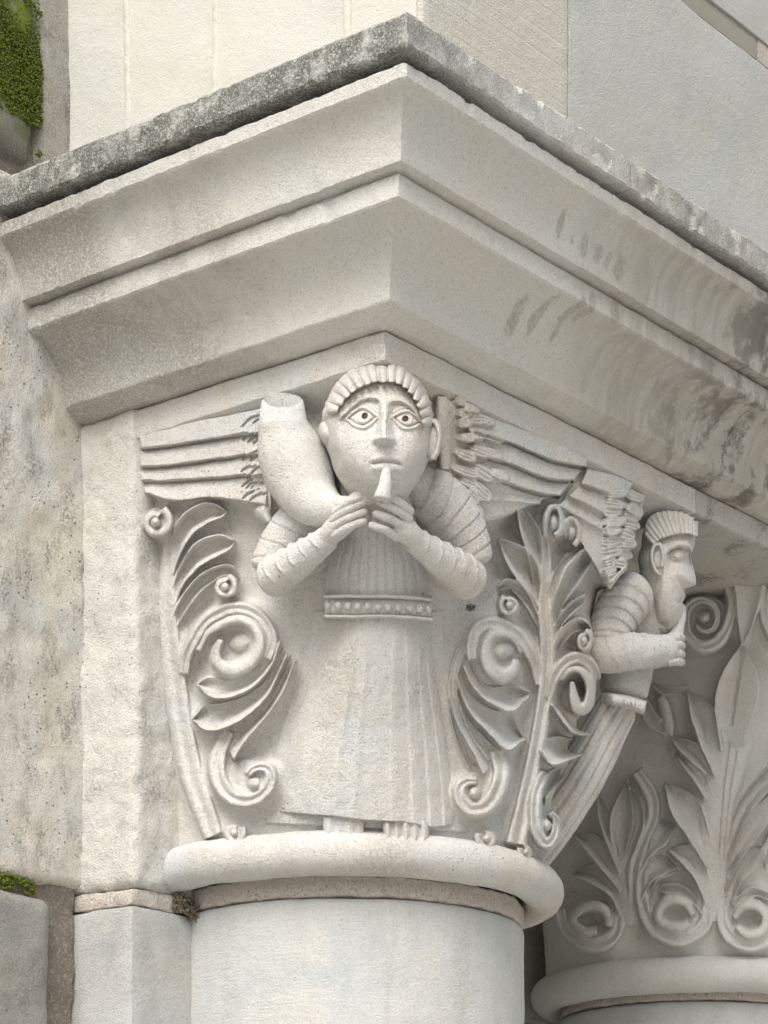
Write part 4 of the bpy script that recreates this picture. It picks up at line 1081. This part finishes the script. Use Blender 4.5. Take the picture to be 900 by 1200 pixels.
def prof_feat(x, y):
    f = np.zeros_like(x)
    by = np.interp(x, [775, 784, 795, 806, 814], [652, 644, 639, 641, 652])
    f -= 0.016 * smooth(by - 0.5, by + 3.5, y) * smooth(by + 34, by + 12, y) * smooth(778, 786, x)
    d = np.hypot((x - 795) / 8.5, (y - 651) / 6.0)
    f += 0.011 * smooth(1.15, 0.35, d) + 0.0035 * np.exp(-((d - 1.1) / 0.16) ** 2)
    f += 0.004 * np.exp(-((y - by + 3) / 3) ** 2) * smooth(776, 786, x)
    f -= 0.006 * np.exp(-((y - 705.0) / 2.0) ** 2) * smooth(790, 797, x)
    f += 0.004 * np.exp(-((x - 785) / 10) ** 2 - ((y - 690) / 16) ** 2)
    return f
head2 = egg(SF, [(790, 603), (806, 608), (815, 622), (814, 640), (809, 650), (811, 660), (813.5, 670), (816, 680), (815.5, 685.5), (810, 688), (802, 690), (803, 699), (799, 706), (800, 716), (794, 732), (783, 742), (770, 735), (764, 712), (756, 690), (750, 668), (752, 640), (758, 616), (772, 605)], np.array([783.0, 662.0]), 0.062, prof_feat, nr=100, na=260)
body2 = [
    # trunk under the arm, belt to hem, elliptical, following the far corner down to the necking ring
    tube(SF, [(748, 690, 34, -0.005), (742, 740, 34, 0.0), (734, 790, 30, 0.0), (730, 822, 27, 0.0)], n=60, m=40, flat=1.0),
    tube(SF, [(731, 815, 25, 0.0), (708, 858, 27, 0.0), (679, 910, 30, 0.004), (645, 960, 32, 0.008), (604, 1012, 33, 0.012)], n=90, m=156, cap=(True, False),
         ring=lambda s, a: 1 - 0.14 * np.exp(-((np.mod(a * 13 / (2 * math.pi) + 0.2, 1.0) - 0.5) / 0.13) ** 2) * smooth(0.0, 0.15, s)),
    tube(SF, [(752, 690, 24, 0.045), (733, 706, 29, 0.060), (716, 735, 26, 0.066), (709, 760, 22, 0.070)], n=100, m=40, ring=sleeve_rings((0.25, 0.40, 0.55, 0.70, 0.85), -0.09)),
    tube(SF, [(688, 764, 10, 0.040), (694, 764, 19, 0.050), (704, 764, 24, 0.062), (725, 764, 23, 0.072), (750, 763, 20, 0.070), (774, 762, 18, 0.060), (792, 761, 18, 0.050)], n=100, m=40, ring=sleeve_rings((0.32, 0.44, 0.57, 0.69), 0.07)),
    # other arm, behind
    tube(SF, [(752, 700, 24, -0.06), (735, 735, 26, -0.07), (730, 765, 22, -0.06), (760, 766, 18, -0.05), (790, 762, 16, -0.02)], n=60, m=30),
    tube(SF, [(762, 690, 18, 0.0), (768, 715, 20, 0.0), (766, 745, 22, 0.0)], n=30, m=30)]
for k, (y, r) in enumerate(((747, 5.2), (756, 5.6), (766, 5.4), (775, 4.8))):       # curled fingers
    body2.append(tube(SF, [(782, y + 1, r, 0.066), (793, y, r + 0.3, 0.058), (798, y + 1, r, 0.036), (796, y + 2, r, 0.010)], n=24, m=16))
angel2 = carve('angel', [head2] + body2, M_CARVE, cap, amp=0.0006)
hair_o = [(756, 628), (758, 611), (767, 602), (782, 599), (798, 601), (810, 606), (817, 615)]
hair_i = [(768, 640), (771, 633), (782, 629), (795, 625), (806, 625), (817, 628)]
SF2 = lambda px, py, h: SF(px, py, np.asarray(h) + 0.062 * np.sqrt(np.clip(1 - (np.hypot((np.asarray(px, float).ravel().reshape(np.shape(px)) - 784) / 44, (np.asarray(py, float).ravel().reshape(np.shape(py)) - 650) / 66)) ** 2.3, 0.02, 1)))
oc = catmull(hair_o, 13); ic = catmull(hair_i, 13)
carve('hair', leaf(SF2, hair_o, hair_i, 0.004, 0.006, 0, flat=True, root=1.0, under=-0.05), M_CARVE, angel2)
for k in range(12):
    a0, a1 = (oc[k] + oc[k + 1]) / 2, (ic[k] + ic[k + 1]) / 2
    carve('hair_lock', stroke(SF2, [(a0[0], a0[1], 2.6), ((a0[0] + a1[0]) / 2 - 0.5, (a0[1] + a1[1]) / 2, 2.7), (a1[0], a1[1], 2.5)], 0.008, n=16, under=-0.03, root=0.9), M_CARVE, angel2, amp=0.0004)
carve('ear', [dome(SF2, 771, 651, 8, 15, 0.006, under=-0.02), stroke(SF2, [(776, 664, 2.4), (777, 650, 2.4), (773, 638, 2.6), (766, 641, 2.6), (764, 655, 2.6), (768, 668, 2.6), (774, 674, 2.6)], 0.016, under=-0.02)], M_CARVE, angel2)
belt = carve('belt', stroke(SF, [(705, 818, 7), (722, 820, 7), (740, 824, 7.5), (755, 829, 8)], 0.085, convex=0.25, root=0.35, hend=0.62, under=-0.03), M_CARVE, cap)
for k in range(6):
    t = k / 5.0
    carve('belt_bead', dome(SF, 733 + 21 * t, 822 + 6.5 * t, 2.5, 5.5, 0.010, base=0.072 - 0.032 * t, nr=8, na=16), M_CARVE, belt)
horn = carve('horn', tube(SF, [(799, 707, 4.5, 0.0), (798, 722, 6, 0.004), (793, 740, 8.5, 0.01), (788, 756, 11, 0.015), (784, 770, 12, 0.0)], n=40, m=24), M_CARVE, cap)
# ------------------------------------------------------------------ the leafy capital
cap2 = thing('leaf_capital', 'carved capital of upright palm leaves and corner volutes, beside the angel capital', 'capital', (C2[0], C2[1], 0.70), 'carved capitals of the portal jamb')
K2 = 0.90
S2 = bell_surf(C2, K2, y0=3.85, y1=5.3)
v, f = bell_mesh(C2, K2); mesh_obj('bell', [(rough(rough(v, 0.0010, 50, 11), 0.0014, 14, 12), f)], M_CARVE2, cap2)
v, f = torus(C2, 0.254, 0.031, 0.733); mesh_obj('astragal', [(rough(rough(v, 0.0008, 60, 13), 0.002, 11, 14), f)], M_CARVE2, cap2)
mesh_obj('top_slab', [slab(-0.92, -0.169, 0.9065, 2.15, 1.322, 1.3590, 0.10, seed=15, drop=-0.004)], M_SLAB2, cap2, sharp=40)
Q3, Q5, Q6, Qp = frame_of(740, 560, 4), frame_of(740, 740, 5.625), frame_of(740, 900, 5.4545), frame_of(640, 860, 4.615)
RL2 = Relief(S2, 640, 960, 632, 1150, 0.9, M_CARVE2)
pal = RL2.add('palmette', [stroke_ph(Q5([(670, 560, 100), (660, 700, 120), (632, 860, 115)]) + Q6([(548, 260, 100), (540, 500, 92), (532, 760, 84), (520, 985, 60)]), 0.020, convex=0.55, n=60, root=0.9),
                             leaf_ph(Q6([(470, 985), (400, 760), (310, 560), (270, 400), (300, 200)]), Q6([(570, 985), (640, 760), (740, 560), (850, 350), (880, 150)]), 0.007, 0.007, 0, flat=True, root=1.0, skirt=4)], None)
lf2 = lambda *a, **k: RL2.add('leaf', leaf_ph(*a, **k), pal)
K = dict(skew=0.66, root=0.75)
J = dict(skew=0.34, root=0.75)
lf2(Q5([(585, 780), (552, 560), (552, 400), (615, 235), (735, 72)]), Q5([(745, 740), (805, 570), (848, 430), (832, 270), (738, 72)]), 0.046, 0.036, 0.014, root=0.8, skew=0.18)
lf2(Q5([(545, 960), (445, 740), (388, 570), (365, 398)]), Q5([(630, 860), (590, 640), (530, 490), (372, 394)]), 0.042, 0.030, 0.022, **K)
lf2(Q5([(520, 960), (390, 860), (300, 775), (252, 695)]), Q5([(590, 960), (490, 780), (385, 712), (256, 688)]), 0.038, 0.030, 0.018, **K)
lf2(Q6([(480, 640), (345, 430), (250, 285), (210, 110)]), Q6([(520, 560), (480, 350), (400, 175), (216, 96)]), 0.042, 0.028, 0.024, **K)
lf2(Q6([(468, 200), (400, 90), (330, 0), (280, -80)]), Q6([(510, 150), (460, 20), (400, -60), (290, -90)]), 0.036, 0.028, 0.016, **K)
lf2(Q6([(465, 860), (400, 710), (315, 610), (232, 528)]), Q6([(505, 740), (450, 565), (375, 490), (245, 518)]), 0.040, 0.030, 0.020, **K)
lf2(Q6([(445, 930), (395, 800), (300, 738), (185, 745)]), Q6([(470, 990), (405, 880), (320, 815), (185, 805)]), 0.034, 0.028, 0.012)
RL2.add('volute', [stroke_ph(Q6([(480, 880, 30), (478, 980, 40), (405, 1060, 46), (290, 1088, 50), (165, 1040, 48), (90, 930, 44), (62, 780, 40), (80, 600, 34), (120, 450, 24)]), 0.030, convex=0.25, groove=0.22, n=80),
                 stroke_ph(Q6([(395, 940, 18), (340, 860, 30), (250, 842, 34), (180, 895, 30), (178, 975, 30), (280, 1020, 34), (370, 990, 24)]), 0.038, convex=0.3, n=60)], pal)
lf2(Q6([(70, 640), (100, 430), (175, 360), (268, 402)]), Q6([(90, 720), (135, 570), (205, 500), (270, 412)]), 0.028, 0.038, 0.014, **J)
lf2(Q6([(80, 760), (125, 590), (200, 570), (288, 652)]), Q6([(110, 840), (165, 730), (235, 700), (290, 662)]), 0.026, 0.038, 0.014, **J)
lf2(Q6([(610, 480), (670, 270), (770, 110), (890, -20), (980, -100)]), Q6([(625, 580), (730, 340), (830, 190), (930, 100), (1000, 30)]), 0.030, 0.044, 0.022, **J)
lf2(Q6([(590, 660), (655, 460), (755, 295), (890, 160), (990, 110)]), Q6([(605, 780), (700, 590), (800, 450), (910, 330), (1000, 260)]), 0.028, 0.044, 0.022, **J)
lf2(Q6([(600, 820), (630, 640), (715, 520), (835, 490)]), Q6([(645, 880), (700, 740), (780, 650), (840, 515)]), 0.032, 0.044, 0.020, **J)
lf2(Q6([(830, 560), (850, 480), (900, 400), (980, 340)]), Q6([(860, 640), (900, 560), (950, 500), (1000, 450)]), 0.028, 0.038, 0.014, **J)
lf2(Q6([(640, 900), (675, 820), (760, 760), (890, 795)]), Q6([(690, 910), (730, 855), (800, 825), (890, 855)]), 0.036, 0.030, 0.010)
RL2.add('volute', [stroke_ph(Q6([(585, 880, 30), (585, 990, 40), (645, 1085, 44), (760, 1130, 46), (875, 1085, 44), (950, 980, 40)]), 0.030, convex=0.25, groove=0.22, n=60),
                 stroke_ph(Q6([(655, 960, 18), (715, 885, 28), (800, 880, 32), (860, 945, 30), (838, 1035, 32), (750, 1068, 30), (672, 1015, 20)]), 0.038, convex=0.3, n=60)], pal)
pal = RL2.add('palmette', [stroke_ph(Qp([(400, 600, 44), (412, 760, 56), (425, 900, 56), (430, 1040, 44)]), 0.020, convex=0.5, n=40),
                           leaf_ph(Qp([(410, 1050), (330, 880), (240, 700), (260, 480), (330, 330)]), Qp([(450, 1050), (480, 880), (520, 700), (540, 480), (520, 300)]), 0.006, 0.006, 0, flat=True, root=1.0, skirt=4)], None)
lf2(Qp([(380, 680), (345, 540), (350, 420), (440, 245)]), Qp([(415, 680), (458, 540), (472, 420), (442, 245)]), 0.036, 0.036, 0.016)
lf2(Qp([(405, 720), (445, 620), (482, 480), (472, 330), (450, 285)]), Qp([(435, 740), (490, 610), (530, 470), (510, 350), (454, 285)]), 0.028, 0.036, 0.012, **J)
lf2(Qp([(392, 760), (335, 620), (285, 480), (270, 350)]), Qp([(402, 660), (372, 560), (350, 440), (300, 340)]), 0.036, 0.028, 0.014, **K)
lf2(Qp([(395, 860), (325, 770), (230, 660), (150, 555)]), Qp([(408, 770), (355, 650), (275, 545), (165, 540)]), 0.038, 0.028, 0.018, **K)
lf2(Qp([(395, 980), (345, 890), (255, 820), (140, 770)]), Qp([(410, 890), (365, 770), (275, 700), (150, 748)]), 0.038, 0.028, 0.018, **K)
RL2.add('volute', [stroke_ph(Qp([(395, 960, 24), (375, 1070, 36), (290, 1135, 40), (185, 1122, 38), (100, 1050, 34), (70, 950, 30)]), 0.030, convex=0.25, groove=0.2, n=60),
                 stroke_ph(Qp([(335, 1040, 18), (325, 965, 26), (260, 928, 28), (178, 955, 24), (145, 1010, 22), (200, 1066, 26), (275, 1062, 20)]), 0.038, convex=0.3, n=60)], pal)
# band between the two palmettes
RL2.add('leaf', stroke_ph(Qp([(440, 1000, 26), (470, 880, 30), (470, 740, 30), (512, 600, 30), (572, 470, 30), (572, 340, 34), (490, 205, 26)]), 0.028, convex=0.3, groove=0.2, n=60), pal)
lf2(Qp([(470, 720), (515, 555), (600, 470), (695, 495)]), Qp([(490, 790), (565, 660), (645, 605), (697, 508)]), 0.026, 0.038, 0.014, **J)
lf2(Qp([(480, 860), (540, 690), (620, 660), (700, 715)]), Qp([(500, 930), (570, 800), (640, 760), (702, 728)]), 0.026, 0.038, 0.014, **J)
# small interlaced leaves under the far angel's elbow
lf2(Q5([(375, 390), (280, 420), (190, 410), (115, 330)]), Q5([(370, 350), (300, 360), (220, 350), (120, 322)]), 0.036, 0.036, 0.010)
lf2(Q5([(250, 700), (150, 650), (80, 590), (60, 520)]), Q5([(255, 640), (180, 560), (130, 480), (95, 430)]), 0.034, 0.034, 0.010)
RL2.add('leaf', stroke_ph(Q5([(250, 690, 34), (240, 580, 40), (215, 480, 36), (185, 430, 24)]), 0.030, convex=0.5), pal)
# corner volutes and rosette
coil = [(360, 450, 16), (420, 470, 20), (462, 540, 23), (468, 625, 25), (440, 712, 28), (385, 775, 30), (320, 785, 30), (262, 738, 27), (250, 660, 25), (278, 592, 22), (332, 570, 19), (385, 598, 17), (402, 652, 16), (382, 706, 14), (335, 720, 12), (300, 690, 9)]
vol = RL2.add('corner_volute', [stroke_ph(Q3(coil), 0.060, convex=0.3, groove=0.10, n=150, root=0.95), dph(*Q3([(345, 655)])[0], 26, 29, 0.006, base=0.036, p=0.4), dph(*Q3([(340, 652)])[0], 9.5, 9.5, 0.034, base=0.026)], None)
RL2.add('volute_arm', leaf_ph(Q3([(470, 455), (482, 560), (492, 660), (515, 778)]), Q3([(640, 455), (612, 560), (575, 680), (532, 778)]), 0.064, 0.064, 0.006, root=1.0), vol)
mir = [(1050 - x + 40, y, w) for x, y, w in coil]
vol = RL2.add('corner_volute', [stroke_ph(Q3(mir), 0.060, convex=0.3, groove=0.10, n=150, root=0.95), dph(*Q3([(750, 652)])[0], 9.5, 9.5, 0.034, base=0.026)], None)
ros = RL2.add('rosette', dph(*Q3([(515, 395)])[0], 24, 15, 0.040, base=0.030, p=0.4), None)
for x, y, r in ((465, 398, 34), (520, 370, 30), (575, 375, 32), (540, 415, 26)):
    RL2.add('petal', dph(*Q3([(x, y)])[0], r / 4, r / 4, 0.030, base=0.052, p=0.5), ros)
for A in ([(868, 770), (862, 810), (856, 850)], [(853, 870), (846, 930), (841, 1000)], [(862, 880), (852, 940), (846, 1010)]):
    RL2.incise(line(A, 1.6), 0.004)
RL2.build(cap2, seed=90, noise=0.0007, gain=1.3)

# ------------------------------------------------------------------ dark specks in the deepest cuts, moss, lichen
def blobs(pts, sizes, seed, squash=None):
    r = np.random.default_rng(seed)
    o = np.array([[1, 0, 0], [-1, 0, 0], [0, 1, 0], [0, -1, 0], [0, 0, 1], [0, 0, -1]], float)
    f8 = np.array([[0, 2, 4], [2, 1, 4], [1, 3, 4], [3, 0, 4], [2, 0, 5], [1, 2, 5], [3, 1, 5], [0, 3, 5]])
    n = len(pts)
    jit = r.uniform(0.6, 1.4, (n, 6, 1)) * o[None] * np.asarray(sizes)[:, None, None]
    if squash is not None: jit = jit * squash
    V = np.asarray(pts)[:, None] + jit
    F = (np.arange(n)[:, None, None] * 6 + f8[None]).reshape(-1, 3)
    return V.reshape(-1, 3), F
rg = np.random.default_rng(5)
def specks_at(S, spots, par, seed):  # clusters of dark brown specks at chosen spots of the carving
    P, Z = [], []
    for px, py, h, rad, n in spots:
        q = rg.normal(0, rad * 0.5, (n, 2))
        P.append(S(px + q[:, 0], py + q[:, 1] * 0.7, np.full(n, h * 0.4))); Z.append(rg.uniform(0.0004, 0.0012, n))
    o = mesh_obj('dark_specks', [blobs(np.vstack(P), np.concatenate(Z), seed)], M_BROWN, par, smooth_shade=False)
    o['kind'] = 'stuff'; o['label'] = 'dark brown specks lying in the deepest cuts'
specks_at(S1, [(272, 737, 0.003, 6, 60), (262, 739, 0.003, 4, 40), (371, 677, 0.004, 5, 220), (504, 688, 0.004, 4, 160), (552, 712, 0.004, 5, 200), (188, 640, 0.004, 5, 40), (613, 592, 0.004, 5, 40),
             (269, 591, 0.004, 5, 30), (578, 910, 0.004, 4, 20), (596, 872, 0.006, 4, 30), (236, 858, 0.006, 4, 30), (428, 968, 0.006, 4, 40), (655, 664, 0.004, 4, 20), (725, 788, 0.004, 5, 40)], cap, 1)
specks_at(S2, [(676, 1046, 0.004, 4, 60), (690, 1052, 0.004, 5, 90), (787, 824, 0.004, 4, 50), (831, 646, 0.004, 12, 120), (850, 640, 0.004, 10, 100), (784, 1070, 0.004, 2, 12), (803, 1071, 0.004, 4, 16)], cap2, 2)
# moss on the upper stone and in the lower joint of the side wall
def moss_patch(n, y0, y1, z0, z1, x, thr, seed, smin, smax):
    r = np.random.default_rng(seed)
    p = np.stack([np.full(n, x), r.uniform(y0, y1, n), r.uniform(z0, z1, n)], 1)
    d = vnoise(p, 26, seed) * 0.6 + vnoise(p, 70, seed + 1) * 0.4
    p = p[d > thr + r.normal(0, 0.16, n)]
    p[:, 0] += r.uniform(-0.002, 0.004, len(p))
    return blobs(p, r.uniform(smin, smax, len(p)), seed)
mo = mesh_obj('moss', [moss_patch(26000, -0.25, 0.080, 1.735, 1.925, -0.6965, 0.0, 3, 0.0006, 0.0022), moss_patch(700, 0.070, 0.086, 1.70, 1.90, -0.700, 0.0, 4, 0.0012, 0.003),
                       moss_patch(900, -0.2, 0.075, 0.695, 0.716, -0.702, -0.2, 5, 0.0014, 0.0040)], M_MOSS, sw)
mo['kind'] = 'stuff'; mo['label'] = 'bright green moss cushions on the weathered stones'
# crumbs of dark mortar where the necking ring meets the pier, and lichen in the gap between the columns
r = np.random.default_rng(9)
def crumbs(px, py, Y, rx, ry, n):
    return at_depth(px + r.normal(0, rx, n), py + r.normal(0, ry, n), Y + r.normal(0, 0.004, n))
P = np.vstack([crumbs(210, 1060, 3.700, 5, 5, 160), crumbs(224, 1068, 3.712, 4, 5, 140)])
o = mesh_obj('joint_dirt', [blobs(P, r.uniform(0.001, 0.0035, len(P)), 7)], M_BROWN, jp, smooth_shade=False); o['kind'] = 'stuff'
